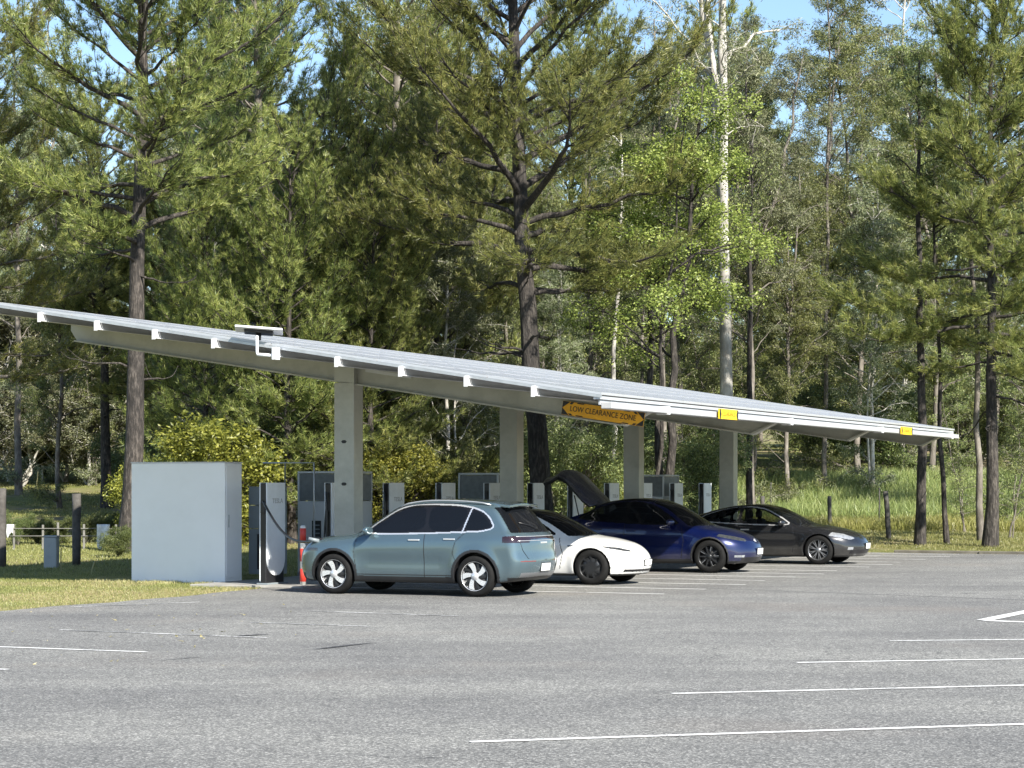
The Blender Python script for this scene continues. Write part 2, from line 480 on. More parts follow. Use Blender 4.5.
# ------------------------------------------------------------------ carport
SL = .155
def roof_z(t):   # underside level of the panels
    return 4.397 - SL*t
T0, T1, R0, R1 = -6.3, 6.3, -3.0, 24.3
cp = empty('solar_carport', (O_X, O_Y, 0), ROT, 'long grey steel carport with a sloping roof of solar panels over the charging bays', 'carport')
mcol = M['steel_paint']
for k in range(4):
    r = k*7.81
    top = roof_z(0)-.19
    c = MB()
    c.box(-.21, .21, r-.19, r+.19, .08, top-.34, bev=.012)
    c.box(-.24, .24, r-.22, r+.22, .08, .12, bev=.005)
    co = c.build('column', mcol, cp)
    for z in ((1.95, 2.75) if k == 0 else ()):
        s = MB()
        s.prism([(-.06, z), (-.03, z+.03), (.03, z+.03), (.06, z), (.03, z-.03), (-.03, z-.03)], 'y', r-.194, r-.191)
        s.build('slot', M['sign_black'], co)
    # I-beam with flanges, ends cut on the slope
    b = MB()
    def zt(t): return roof_z(t) - .18
    D = .335
    L0, L1 = -6.25, 6.05
    b.prism([(L0, zt(L0)), (L1, zt(L1)), (L1-.05, zt(L1)-.06), (L1-.48, zt(L1-.48)-D), (L0+.14, zt(L0+.14)-D), (L0, zt(L0)-.16)], 'y', r-.03, r+.03)
    b.prism([(L0, zt(L0)+.001), (L1+.02, zt(L1+.02)+.001), (L1+.02, zt(L1+.02)-.025), (L0, zt(L0)-.025)], 'y', r-.13, r+.13)
    b.prism([(L0+.14, zt(L0+.14)-D), (L1-.48, zt(L1-.48)-D), (L1-.48, zt(L1-.48)-D-.03), (L0+.14, zt(L0+.14)-D-.03)], 'y', r-.13, r+.13)
    b.prism([(L1-.5, zt(L1-.5)-D+.002), (L1+.0, zt(L1)-.03), (L1+.03, zt(L1)-.05), (L1-.46, zt(L1-.46)-D-.028)], 'y', r-.125, r+.125)
    for tt in (-.2, .2):
        b.prism([(tt-.012, zt(tt)-.02), (tt+.012, zt(tt)-.02), (tt+.012, zt(tt)-D+.01), (tt-.012, zt(tt)-D+.01)], 'y', r-.125, r+.125)
    b.prism([(-.21, zt(-.21)-.02), (.21, zt(.21)-.02), (.21, zt(.21)-D), (-.21, zt(-.21)-D)], 'y', r-.185, r+.185)
    bo = b.build('beam', mcol, cp)
    if k == 0:
        m = MB()
        m.box(.38, 1.35, r-.05, r-.032, 0, .06)
        mo = m.build('light_batten', M['steel_bright'], bo)
        mo.rotation_euler.y = math.atan(SL); mo.location = (0, 0, zt(0)-.09)
pt = [5.10-1.243*k for k in range(9)]+[-6.1]
for t in pt:
    p = MB()
    z = roof_z(t)
    p.box(t-.026, t+.026, R0-.10, R1+.02, z-.175, z-.002)
    p.box(t+.0265, t+.06, R0-.09, R1+.01, z-.175, z-.160)
    p.box(t-.036, t+.036, R0-.112, R0-.101, z-.19, z-.015)
    p.build('purlin', M['steel_bright'], cp)
# gutter along the low eave, with its end plate and brackets
gz = roof_z(6.3)-.025
gb = MB()
gb.box(6.225, 6.42, -2.85, 24.25, gz-.185, gz-.075, bev=.012)
go = gb.build('gutter', M['gutter_grey'], cp)
rl = MB(); rl.box(6.15, 6.26, -3.0, 24.3, gz-.03, gz+.022); rl.box(6.20, 6.228, -2.9, 24.2, gz-.12, gz-.045)
rl.build('eave_rail', M['alu'], cp)
for k in range(4):
    br = MB(); br.box(6.2, 6.44, k*7.81-.05, k*7.81+.05, gz-.21, gz-.06, bev=.008)
    br.build('gutter_bracket', M['steel_bright'], cp)
# solar panels: 7 x 28, each a frame and a glass, on two rails
def solar_mat():
    t = NT('solar_cells')
    vec = t.coord('Object')
    bk = t.n('ShaderNodeTexBrick'); bk.offset = 0
    bk.inputs['Scale'].default_value = 6.0; bk.inputs['Mortar Size'].default_value = .01
    bk.inputs['Brick Width'].default_value = 1.0; bk.inputs['Row Height'].default_value = 1.0
    bk.inputs['Color1'].default_value = (.012,.016,.035,1); bk.inputs['Color2'].default_value = (.014,.02,.042,1)
    bk.inputs['Mortar'].default_value = (.30,.32,.36,1)
    t.l(vec, bk.inputs['Vector'])
    n = t.noise(vec, 2, 4)
    c = t.mix(t.math('ADD', t.math('MULTIPLY', n, .4), .12), bk.outputs[0], (.42,.43,.45,1))  # pale dust coat, strengthened in the colour to imitate sun glare on the glass
    return t.done(t.bsdf(c, t.math('ADD', t.math('MULTIPLY', n, .15), .12), 0, None, coat=.6))
M['solar'] = solar_mat()
pw, pl = 1.05, 2.1
fr = MB()
h = .042
fr.box(-pl/2+.004, pl/2-.004, -pw/2+.004, -pw/2+.04, 0, h); fr.box(-pl/2+.004, pl/2-.004, pw/2-.04, pw/2-.004, 0, h)
fr.box(-pl/2+.004, -pl/2+.04, -pw/2+.04, pw/2-.04, 0, h); fr.box(pl/2-.04, pl/2-.004, -pw/2+.04, pw/2-.04, 0, h)
fr.box(-pl/2+.04, pl/2-.04, -pw/2+.04, pw/2-.04, .006, h-.006, mi=1)
panel0 = fr.build('solar_panel', [M['alu'], M['solar']], cp)
me_panel = panel0.data
slots = []
for i in range(6):
    for j in range(26):
        t = 6.3-pl/2-i*pl; r = R0+pw/2+j*pw
        slots.append((t, r, 2*j+3*i))
slots.sort(key=lambda q: q[2])
ang = math.atan(SL)
def panel_mx(t, r):
    return Matrix.Translation((t, r, roof_z(t)+.014)) @ Matrix.Rotation(ang, 4, 'Y')
rest_v = []; rest_f = []; rest_m = []
pv = np.array([v.co[:] for v in me_panel.vertices])
pf = [list(p.vertices) for p in me_panel.polygons]; pm = [p.material_index for p in me_panel.polygons]
mbr = MB()
for n, (t, r, _) in enumerate(slots):
    mx = panel_mx(t, r)
    if n < 100:
        o = panel0 if n == 0 else link(bpy.data.objects.new('solar_panel', me_panel), cp)
        o.location = mx.translation; o.rotation_euler = (0, ang, 0)
    else:
        base = len(mbr.v)
        mbr.v.extend([tuple(mx @ Vector(p)) for p in pv]); mbr.f.extend([[base+i for i in f] for f in pf])
        mbr.m.extend(pm); mbr.sm.extend([False]*len(pf))
o = mbr.build('far_solar_panels', [M['alu'], M['solar']], cp); o['kind'] = 'stuff'
o.name = 'solar_panels'
# near gable flashing
fl = MB()
fl.prism([(T0, roof_z(T0)+.012), (6.3, roof_z(6.3)+.012), (6.3, roof_z(6.3)-.035), (T0, roof_z(T0)-.035)], 'y', R0-.02, R0-.002)
fl.build('gable_edge_rail', M['galv'], cp)

# ------------------------------------------------------------------ signs on the carport
def text_mesh(body, size, name, mat, parent, loc, rot, sx=1.0, ext=.002):
    cu = bpy.data.curves.new(name, 'FONT'); cu.body = body; cu.size = size; cu.extrude = ext
    cu.align_x = 'CENTER'; cu.align_y = 'CENTER'
    tmp = bpy.data.objects.new(name, cu); COL.objects.link(tmp)
    dg = bpy.context.evaluated_depsgraph_get(); dg.update()
    me = bpy.data.meshes.new_from_object(tmp.evaluated_get(dg))
    bpy.data.objects.remove(tmp)
    me.materials.clear(); me.materials.append(mat)
    o = bpy.data.objects.new(name, me); link(o, parent)
    o.location = loc; o.rotation_euler = rot; o.scale = (sx, 1, 1)
    return o
def stripes(mb, x0, x1, z0, z1, y, n, w, mi=0):
    for i in range(n):
        a = x0 + (x1-x0)*i/n
        mb.prism([(a, z0), (a+w, z0), (a+w+(z1-z0)*.8, z1), (a+(z1-z0)*.8, z1)], 'y', y-.003, y, mi)
t_s = 5.22
sx_, sy_, _ = TR(t_s, -.137)
sg = empty('low_clearance_sign', (sx_, sy_, roof_z(t_s)-.37), ROT, 'long orange LOW CLEARANCE ZONE sign with black hazard corners on the near beam', 'sign')
sg.rotation_euler = (0, ang, ROT)
b = MB(); b.box(-.86, .86, -.012, 0, -.135, .135, bev=.004); sg.scale = (.93, 1, .93); b.build('board', M['sign_orange'], sg)
for s in (-1, 1):
  for side_z in (0,):
    b = MB()
    b.prism([(s*.855, -.13), (s*.855, .0), (s*.70, -.13)], 'y', -.016, -.013)
    b.prism([(s*.855, .13), (s*.855, .0), (s*.70, .13)], 'y', -.016, -.013)
    b.prism([(s*.68, .13), (s*.62, .13), (s*.66, .085), (s*.72, .085)], 'y', -.016, -.013)
    b.prism([(s*.68, -.13), (s*.62, -.13), (s*.66, -.095), (s*.72, -.095)], 'y', -.016, -.013)
    b.prism([(s*.54, .13), (s*.40, .13), (s*.42, .11), (s*.56, .11)], 'y', -.016, -.013)
    b.prism([(s*.54, -.13), (s*.40, -.13), (s*.42, -.11), (s*.56, -.11)], 'y', -.016, -.013)
    b.build('hazard_stripe', M['sign_black'], sg)
text_mesh('LOW CLEARANCE ZONE', .15, 'lettering', M['sign_black'], sg, (0, -.0165, 0), (R(90), 0, 0), .82)
for (r, lab) in ((3.3, 'yellow clearance plate on the white gutter nearer the camera'), (17.85, 'small yellow clearance plate near the far right end of the gutter')):
    X_, Y_, _ = TR(6.45, r)
    s2 = empty('clearance_plate', (X_, Y_, gz-.12), ROT+R(90), lab, 'sign', 'yellow plates on the gutter')
    b = MB(); b.box(-.68, .68, -.035, -.008, -.14, .17, bev=.004); s2.scale = (.86, 1, .62); b.build('board', M['sign_yellow'], s2)
    for sg_ in (-1, 1):
        b = MB()
        b.prism([(sg_*.665, -.13), (sg_*.665, .16), (sg_*.60, .16), (sg_*.54, .0), (sg_*.60, -.13)], 'y', -.040, -.036)
        b.build('black_edge', M['sign_black'], s2)
    text_mesh('CLEARANCE', .19, 'lettering', plain('sign_letter_dim', (.22,.12,.01), .5), s2, (0, -.036, .01), (R(90), 0, 0), .85)

# flat antenna on a white pipe bracket at the near edge
X_, Y_, _ = TR(.0, -3.12)
an = empty('flat_antenna', (*TR(-.17, -3.16)[:2], roof_z(-.17)+.06), ROT, 'small flat white antenna panel on a bent white pipe above the roof edge', 'antenna')
b = MB(); b.tube([(.36, 0, -.27), (.0, 0, -.24), (-.01, 0, -.2), (-.01, 0, .10)], .028, 8); b.box(.31, .40, -.05, .1, -.34, -.12, bev=.01)
b.build('bracket', M['white_paint'], an)
b = MB(); b.box(-.42, .42, -.26, .26, -.018, .018, bev=.012)
o = b.build('panel', M['white_paint'], an); o.location = (-.03, .10, .20); o.rotation_euler = (R(-7), R(4), R(28))
b = MB(); b.box(-.26, .26, -.16, .16, -.065, -.02, bev=.02); b.tube([(0, 0, -.18), (0, 0, -.05)], .05, 8)
b.build('mount', M['black_plastic'], o)

# ------------------------------------------------------------------ charging posts
def make_post():
    root = empty('charging_post', (0, 0, 0))
    H = 1.93
    D, Wd = .15, .70
    b = MB(); b.box(-D/2+.012, D/2-.012, -Wd/2, Wd/2, 0, H-.01, bev=.02)
    body = b.build('body', M['black_plastic'], root)
    def face(x0, x1, zlow, rr):
        prof = []
        y0 = Wd/2-.004
        prof += [(-y0, H), (y0, H)]
        for k in range(0, 13):
            a = math.pi/2*k/12
            prof.append((y0-rr*(1-math.cos(a)), zlow+rr*1.15*(1-math.sin(a))))
        for k in range(0, 13):
            a = math.pi/2*(12-k)/12
            prof.append((-y0+rr*(1-math.cos(a)), zlow+rr*1.15*(1-math.sin(a))))
        m = MB(); m.prism(prof, 'x', x0, x1); return m
    f = face(D/2-.012, D/2+.012, .17, .30).build('front_panel', M['white_paint'], root)
    g_ = face(-D/2-.006, -D/2+.014, .05, .03).build('back_panel', M['white_paint'], root)
    b = MB(); b.box(-D/2-.05, D/2+.05, -Wd/2-.04, Wd/2+.04, -.02, .03, bev=.01); b.build('base_plate', M['cabinet_grey'], root)
    text_mesh('TESLA', .13, 'lettering', M['letter_grey'], f, (D/2+.014, .05, 1.58), (R(90), 0, R(90)), 1.15)
    b = MB(); b.box(-.045, .045, -Wd/2-.035, -Wd/2, 1.35, 1.55, bev=.012); b.build('cable_holster', M['black_plastic'], root)
    return root
post = make_post()
posts = []
for n in range(11):
    p = post if n == 0 else copy_tree(post)
    r = -.76+.36+2.6*n
    t = -1.43
    p.location = TR(t, r, .045); p.rotation_euler = (0, 0, ROT)
    posts.append(p)
ordw = ['nearest', 'second', 'third', 'fourth', 'fifth', 'sixth', 'seventh', 'eighth', 'ninth', 'tenth', 'farthest']
desc = ['nearest white charging post, beside the big white enclosure, cable plugged into the teal car',
        'white charging post half hidden by the first carport column',
        'white charging post rising over the bonnet of the teal car, right of the first column',
        'white charging post over the roof of the teal car, left of the grey mesh cabinet',
        'white charging post between the grey mesh cabinet and the second column',
        'white charging post just right of the second column, in front of the pine trunk',
        'white charging post under the raised tailgate of the blue car',
        'white charging post just left of the third column',
        'white charging post hidden behind the third column',
        'white charging post right of the third column above the blue car roof',
        'white charging post closest to the fourth and farthest column']
for p, d in zip(posts, desc):
    tag(p, d, 'charger', 'white charging posts in a row')
# the posts that hold their cable: a loop on the near side
for n, p in enumerate(posts[1:], 1):
    b = MB()
    pts = []
    for k in range(17):
        a = k/16
        pts.append((.0+.03*math.sin(a*6), -.40-.10*math.sin(a*math.pi), 1.74 - 1.25*math.sin(a*math.pi)*(1 if a < .5 else 1) + (-.28*a)))
    b.tube(pts, .017, 6); b.build('cable', M['black_plastic'], p)
ep = posts[0]

# ------------------------------------------------------------------ cabinets
def vents(mb, x0, x1, y, z0, z1, n, mi=0):
    for i in range(n):
        z = z0+(z1-z0)*(i+.5)/n
        mb.prism([(x0, z-.012), (x1, z-.012), (x1, z+.008), (x0, z+.008)], 'y', y-.02, y+.001, mi)
wb = empty('white_enclosure', TR(-3.82, .40, .0), ROT, 'large plain white equipment enclosure at the left end of the charging row', 'cabinet')
b = MB(); b.box(-1.07, 1.07, -.33, .33, .0, 2.36, bev=.012); bo = b.build('shell', M['box_white'], wb)
b = MB(); b.box(1.072, 1.084, -.29, .29, .12, 2.30, bev=.004); b.build('door', M['box_white'], wb)
b = MB(); b.box(-1.08, 1.08, -.345, .345, 2.361, 2.385, bev=.006); b.build('top_cap', M['steel_bright'], wb)
b = MB(); b.box(-1.02, 1.02, -.30, .30, -.05, .049); b.build('plinth', M['cabinet_grey'], wb)
b = MB(); b.box(1.085, 1.10, -.22, -.20, 1.1, 1.35, bev=.004); b.build('handle', M['galv'], wb)

def mesh_cabinet(t0, r0, wt, wr, label):
    X_, Y_, _ = TR(t0+wt/2, r0+wr/2)
    c = empty('charger_cabinet', (X_, Y_, .045), ROT, label, 'cabinet', 'grey cabinets with mesh tops behind the posts')
    a, d = wt/2, wr/2
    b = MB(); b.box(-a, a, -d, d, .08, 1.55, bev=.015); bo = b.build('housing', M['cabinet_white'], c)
    b = MB()
    for sx in (-1, 1):
        for sy in (-1, 1):
            b.box(sx*a-.045 if sx > 0 else -a, sx*a if sx > 0 else -a+.045, sy*d-.045 if sy > 0 else -d, sy*d if sy > 0 else -d+.045, 1.553, 2.12)
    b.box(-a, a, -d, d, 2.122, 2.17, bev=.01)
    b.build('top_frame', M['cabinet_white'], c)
    b = MB()
    b.box(-a+.05, a-.05, -d+.015, -d+.03, 1.56, 2.11); b.box(a-.03, a-.015, -d+.05, d-.05, 1.56, 2.11)
    b.box(-a+.05, a-.05, d-.03, d-.015, 1.56, 2.11); b.box(-a+.015, -a+.03, -d+.05, d-.05, 1.56, 2.11)
    vents(b, -a+.06, a-.06, -d+.014, 1.6, 2.1, 12)
    b.build('mesh_screen', M['mesh_grey'], c)
    b = MB(); b.box(-a+.34, -a+.55, -d-.006, -d+.002, .55, 1.15)
    vo = b.build('vent', M['black_plastic'], c)
    b = MB(); vents(b, -a+.37, -a+.52, -d-.005, .6, 1.1, 6); b.build('vent_slat', M['cabinet_grey'], vo)
    b = MB(); b.box(-a-.004, a+.004, -d-.004, d+.004, 0, .08); b.build('plinth', M['cabinet_grey'], c)
    b = MB(); b.box(a-.12, a-.09, -d-.02, -d-.0, .8, 1.0, bev=.004); b.build('handle', M['galv'], c)
    return c
mesh_cabinet(-2.75, 3.0, 1.05, 1.35, 'pale cabinet with a dark mesh top directly behind the first column')
mesh_cabinet(-2.75, 10.95, 1.05, 1.35, 'pale cabinet with a dark mesh top left of the second column')
mesh_cabinet(-2.75, 22.7, 1.05, 1.35, 'pale cabinet with a dark mesh top right of the third column')
X_, Y_, _ = TR(-2.6, 1.5)
sb = empty('switchboard', (X_, Y_, .1), ROT, 'dark grey switchboard between the white enclosure and the nearest charging post', 'cabinet')
b = MB(); b.box(-.3, .3, -.25, .25, .05, .95, bev=.01); b.box(-.3, .3, -.25, .25, .96, 1.42, bev=.01); b.box(-.3, .3, -.25, .25, 1.43, 1.80, bev=.01)
b.build('housing', M['cabinet_grey'], sb)
b = MB(); b.box(-.1, .0, -.262, -.25, .15, .85); b.build('cable_slot', M['black_plastic'], sb)
b = MB(); b.box(.1, .28, -.262, -.25, .15, .85, bev=.004); b.build('door', M['cabinet_white'], sb)
# thin pipe frame over it
pf_ = MB(); pf_.tube([(-.75, 0, 2.28), (.42, 0, 2.28), (.42, 0, 0)], .02, 6); pf_.tube([(-.75, 0, 2.28), (-.75, .9, 2.28), (-.75, .9, 0)], .02, 6)
o = pf_.build('pipe_frame', M['galv']); o.location = TR(-2.35, 2.2, .1); o.rotation_euler.z = ROT
tag(o, 'thin galvanised pipe frame standing behind the nearest charging post', 'frame')
# red and white striped guard post at the bonnet of the teal car
gx, gy, _ = TR(-.45, 1.05)
gp = empty('guard_post', (atx(303, 42.2), 42.2, .02), 0, 'red and white striped guard post between the nearest charging post and the teal car', 'bollard')
b = MB(); b.lathe([(0, 0), (.055, 0), (.055, 1.12), (.04, 1.15), (0, 1.155)], 16); b.build('post', M['bollard_white'], gp)
for z in (.1, .48, .86):
    b = MB(); b.lathe([(.056, z), (.058, z+.001), (.058, z+.24), (.056, z+.241)], 16); b.build('red_band', M['red_paint'], gp)
b = MB(); b.box(-.11, .11, -.11, .11, -.02, .03, bev=.01); o = b.build('base', M['concrete'], gp)

# ------------------------------------------------------------------ fence posts, pit, small things
def timber_post(x, y_base, Y, h, w, lean, label, name='timber_post', mat='timber_post', grp='timber posts along the verge', cat='post'):
    X = atx(x, Y); z = float(ground(X, Y))
    b = MB(); n = 5
    pts = [(lean*h*i/n + .008*random.uniform(-1, 1), .01*random.uniform(-1, 1), h*i/n-.1*(i == 0)) for i in range(n+1)]
    b.tube(pts, [w/2*random.uniform(.92, 1.06) for _ in pts], 8)
    o = b.build(name, M[mat]); o.location = (X, Y, z); o.rotation_euler.z = random.uniform(0, 1)
    return tag(o, label, cat, grp)
timber_post(76.5, 0, 53.5, 1.72, .20, 0, 'thick grey timber post left of the white enclosure')
timber_post(1, 0, 52.5, 1.85, .24, 0, 'thick timber post cut by the left picture edge')
timber_post(762.5, 0, 84, 1.1, .17, 0, 'short timber post just behind the roof of the charcoal sedan')
timber_post(829.5, 0, 80, 1.2, .15, 0, 'upright timber post in the grass above the charcoal sedan bonnet')
timber_post(889, 0, 72.5, 1.55, .17, -.09, 'leaning timber post right of the charcoal sedan')
timber_post(771, 0, 86, 1.55, .05, 0, 'thin stake in the tall grass behind the charcoal sedan', name='stake')
timber_post(879, 0, 80, 1.5, .05, .02, 'thin stake in the tall grass left of the leaning post', name='stake')
for x, Y, h, w in ((42.5, 121, .95, .13), (84, 121, .9, .08)):
    timber_post(x, 0, Y, h, w, 0, 'white marker post at the far edge of the left lawn, ' + ('bigger and left' if x < 60 else 'thinner and right'), name='marker_post', mat='cloth_white', grp='white marker posts on the far lawn')
timber_post(36, 0, 112, 1.1, .05, .12, 'thin tilted pale stick standing in the far left lawn', name='stick', mat='grass_dry', grp=None, cat='stick')
timber_post(61, 0, 49.2, .55, .025, .0, 'short bare twig upright in the shaded grass', name='twig', mat='grass_dry', grp=None, cat='stick')
timber_post(91, 0, 48.3, .30, .03, .25, 'short slanting twig at the edge of the shade', name='twig', mat='grass_dry', grp=None, cat='stick')
# grey service pillar
X = atx(51.5, 52); sp = MB()
sp.box(-.155, .155, -.11, .11, 0, .72, bev=.02); sp.box(-.165, .165, -.12, .12, .722, .76, bev=.015)
o = sp.build('service_pillar', M['plastic_grey']); o.location = (X, 52, float(ground(X, 52))); o.rotation_euler.z = R(-8)
tag(o, 'squat pale grey service pillar in the shaded grass by the timber post', 'utility box')
# low wire and rail fence with white posts in the shade behind
def rail_fence():
    f = empty('low_rail_fence', (0, 0, 0), 0, 'low open fence of thin pale posts and rails behind the shaded grass', 'fence')
    xs_ = [-6, 14, 43, 58, 84, 116]
    Y = 66
    for x in xs_:
        X = atx(x, Y); z = float(ground(X, Y))
        b = MB(); b.box(X-.03, X+.03, Y-.03, Y+.03, z-.05, z+.72+.1*random.random(), bev=.008); b.build('post', M['rail_grey'], f)
    for h_ in (.62, .40):
        b = MB()
        pts = [(atx(x, Y), Y-.06, float(ground(atx(x, Y), Y))+h_) for x in xs_]
        b.tube(pts, .013, 6); b.build('rail', M['rail_grey'], f)
rail_fence()
# white cloth draped over the fence and one further left
for x, w, h_, lab in ((104, .38, .62, 'white cloth or sack hanging on the low fence beside the white enclosure'), (11, .22, .32, 'small pale sack hanging on the low fence at the left edge')):
    Y = 65.8; X = atx(x, Y); z = float(ground(X, Y))
    b = MB(); nn, mm = 9, 9
    vs = []; 
    for i in range(nn):
        for j in range(mm):
            u, v = i/(nn-1), j/(mm-1)
            vs.append(((u-.5)*w*(1-.35*v*abs(math.sin(3*u+x))), -.09-.05*math.sin(u*9+v*3)-.05*v, .75-h_*v*(1-.25*math.sin(u*4+x))))
    fs = [(i*mm+j, (i+1)*mm+j, (i+1)*mm+j+1, i*mm+j+1) for i in range(nn-1) for j in range(mm-1)]
    b.add(vs, fs, 0, True)
    o = b.build('hanging_cloth', M['cloth_white']); o.location = (X, Y, z)
    md = o.modifiers.new('thick', 'SOLIDIFY'); md.thickness = .012
    tag(o, lab, 'cloth')
# ------------------------------------------------------------------ cars: bodies meshed from smooth implicit surfaces
def pchip(xk, yk, n=600):
    xk = np.array(xk, float); yk = np.array(yk, float)
    h = np.diff(xk); d = np.diff(yk)/h
    m = np.zeros(len(xk)); m[0] = d[0]; m[-1] = d[-1]
    for i in range(1, len(xk)-1):
        if d[i-1]*d[i] > 0:
            w1 = 2*h[i]+h[i-1]; w2 = h[i]+2*h[i-1]
            m[i] = (w1+w2)/(w1/d[i-1]+w2/d[i])
    X = np.linspace(xk[0], xk[-1], n)
    i = np.clip(np.searchsorted(xk, X)-1, 0, len(h)-1)
    t = (X-xk[i])/h[i]
    Y = (2*t**3-3*t**2+1)*yk[i] + (t**3-2*t**2+t)*h[i]*m[i] + (-2*t**3+3*t**2)*yk[i+1] + (t**3-t**2)*h[i]*m[i+1]
    # light smoothing so that facets between control points do not show
    k = np.ones(15)/15
    Yp = np.pad(Y, 7, mode='reflect', reflect_type='odd'); Y = np.convolve(Yp, k, 'valid')
    return X, Y
def lut(pts):
    X, Y = pchip([p[0] for p in pts], [p[1] for p in pts])
    return lambda q: np.interp(q, X, Y)
def smax(a, b, k):
    h = np.clip(k-np.abs(a-b), 0, None)/k
    return np.maximum(a, b) + h*h*k*.25
def smin(a, b, k): return -smax(-a, -b, k)

def car_field(c):
    zt = lut(c['top']); xr = lut(c['rear']); xf = lut(c['front']); sec = lut(c['section']); plan = lut(c['plan'])
    belt = lut(c['belt']); b0 = c['belt0']; zb = lut(c['bottom'])
    Wm = c['W']/2; mid = c['mid']; Ra = c['Ra']; ax = c['axles']
    def F(x, y, z):
        ya = np.abs(y); u = ya/Wm
        xe = x + np.where(x > mid, c['bow_f'], -c['bow_r'])*u**2*np.clip(np.abs(x-mid)/.4, 0, 1)
        zt_ = zt(xe); sl = (zt(xe+.02)-zt(xe-.02))/.04
        f_top = (z - zt_ + c['crown']*u**2)/np.sqrt(1+sl*sl)
        z2 = z - np.clip((z-.6)/.3, 0, 1)*(belt(x)-b0)
        w = sec(z2)*plan(x)
        for a in ax:
            rad = np.sqrt((x-a)**2 + (z-c['Rw'])**2)
            w = w + c['flare']*np.exp(-((rad-Ra)/.10)**2)*(z < .95)
        w = w - c.get('scoop', .018)*np.exp(-((z-.58)/.13)**2)*np.clip((x-ax[0]-.45)/.25, 0, 1)*np.clip((ax[1]-.45-x)/.25, 0, 1)
        f_side = (ya - w)*.97
        f_front = (x + c['nose_f']*u**c['nose_p'] - xf(z))*.95
        f_rear = (xr(z) - (x - c['nose_r']*u**c['tail_p']))*.95
        f = smax(f_top, f_side, c['k_top'])
        f = smax(f, f_front, c['k_front']); f = smax(f, f_rear, c['k_rear'])
        f = smax(f, zb(x)-z, .06)
        for a in ax:
            rad = np.sqrt((x-a)**2 + (z-c['Rw'])**2)
            f = np.maximum(f, -np.maximum(rad-Ra, c['tw']-ya))
        if 'extra' in c: f = c['extra'](f, x, y, z, ya)
        return f
    return F

def surface_net(F, lo, hi, h):
    xs = np.arange(lo[0], hi[0]+h, h, dtype=np.float32); ys = np.arange(lo[1], hi[1]+h, h, dtype=np.float32); zs = np.arange(lo[2], hi[2]+h, h, dtype=np.float32)
    V = F(xs[:, None, None], ys[None, :, None], zs[None, None, :]).astype(np.float32)
    V = np.broadcast_to(V, (len(xs), len(ys), len(zs)))
    S = V < 0
    nx, ny, nz = S.shape
    cs = S[:-1,:-1,:-1].astype(np.int8)
    tot = np.zeros((nx-1, ny-1, nz-1), np.int8)
    for dx in (0, 1):
        for dy in (0, 1):
            for dz in (0, 1):
                tot += S[dx:nx-1+dx, dy:ny-1+dy, dz:nz-1+dz]
    cells = np.argwhere((tot > 0) & (tot < 8))
    ids = -np.ones((nx-1, ny-1, nz-1), np.int32)
    ids[cells[:,0], cells[:,1], cells[:,2]] = np.arange(len(cells))
    acc = np.zeros((len(cells), 3)); cnt = np.zeros(len(cells))
    cx, cy, cz = cells.T
    corners = [(0,0,0),(1,0,0),(0,1,0),(1,1,0),(0,0,1),(1,0,1),(0,1,1),(1,1,1)]
    for a in corners:
        for d in range(3):
            if a[d]: continue
            b = list(a); b[d] = 1
            va = V[cx+a[0], cy+a[1], cz+a[2]]; vb = V[cx+b[0], cy+b[1], cz+b[2]]
            m = (va < 0) != (vb < 0)
            t = np.where(m, va/np.where(m, va-vb, 1), 0)
            p = np.zeros((len(cells), 3)); p[:] = a; p[:, d] += t
            acc += p*m[:, None]; cnt += m
    verts = np.array([lo]) + (cells + acc/cnt[:, None])*h
    quads = []
    for d in range(3):
        a, b = [(1, 2), (2, 0), (0, 1)][d]
        sl0 = [slice(None)]*3; sl1 = [slice(None)]*3
        sl0[d] = slice(0, -1); sl1[d] = slice(1, None)
        E = S[tuple(sl0)] != S[tuple(sl1)]
        e = np.argwhere(E)
        ok = (e[:, a] > 0) & (e[:, b] > 0) & (e[:, a] < S.shape[a]-1) & (e[:, b] < S.shape[b]-1)
        e = e[ok]
        flip = S[e[:,0], e[:,1], e[:,2]]
        def cell(da, db):
            q = e.copy(); q[:, a] -= da; q[:, b] -= db
            return ids[q[:,0], q[:,1], q[:,2]]
        qd = np.stack([cell(1,1), cell(0,1), cell(0,0), cell(1,0)], -1)
        qd[~flip] = qd[~flip][:, ::-1]
        quads.append(qd)
    Q = np.concatenate(quads)
    def grad(v):
        e = .004; g = []
        for d in range(3):
            o = np.zeros(3); o[d] = e
            g.append((F(*(v+o).T) - F(*(v-o).T))/(2*e))
        return np.stack(g, -1)
    for _ in range(2):
        g = grad(verts); f = F(*verts.T)
        step = g*(f/np.maximum((g*g).sum(1), .15))[:, None]
        n = np.linalg.norm(step, axis=1, keepdims=True)
        verts = verts - step*np.minimum(1, .5*h/np.maximum(n, 1e-9))
    g = grad(verts); g /= np.maximum(np.linalg.norm(g, axis=1, keepdims=True), 1e-9)
    return verts, Q, g

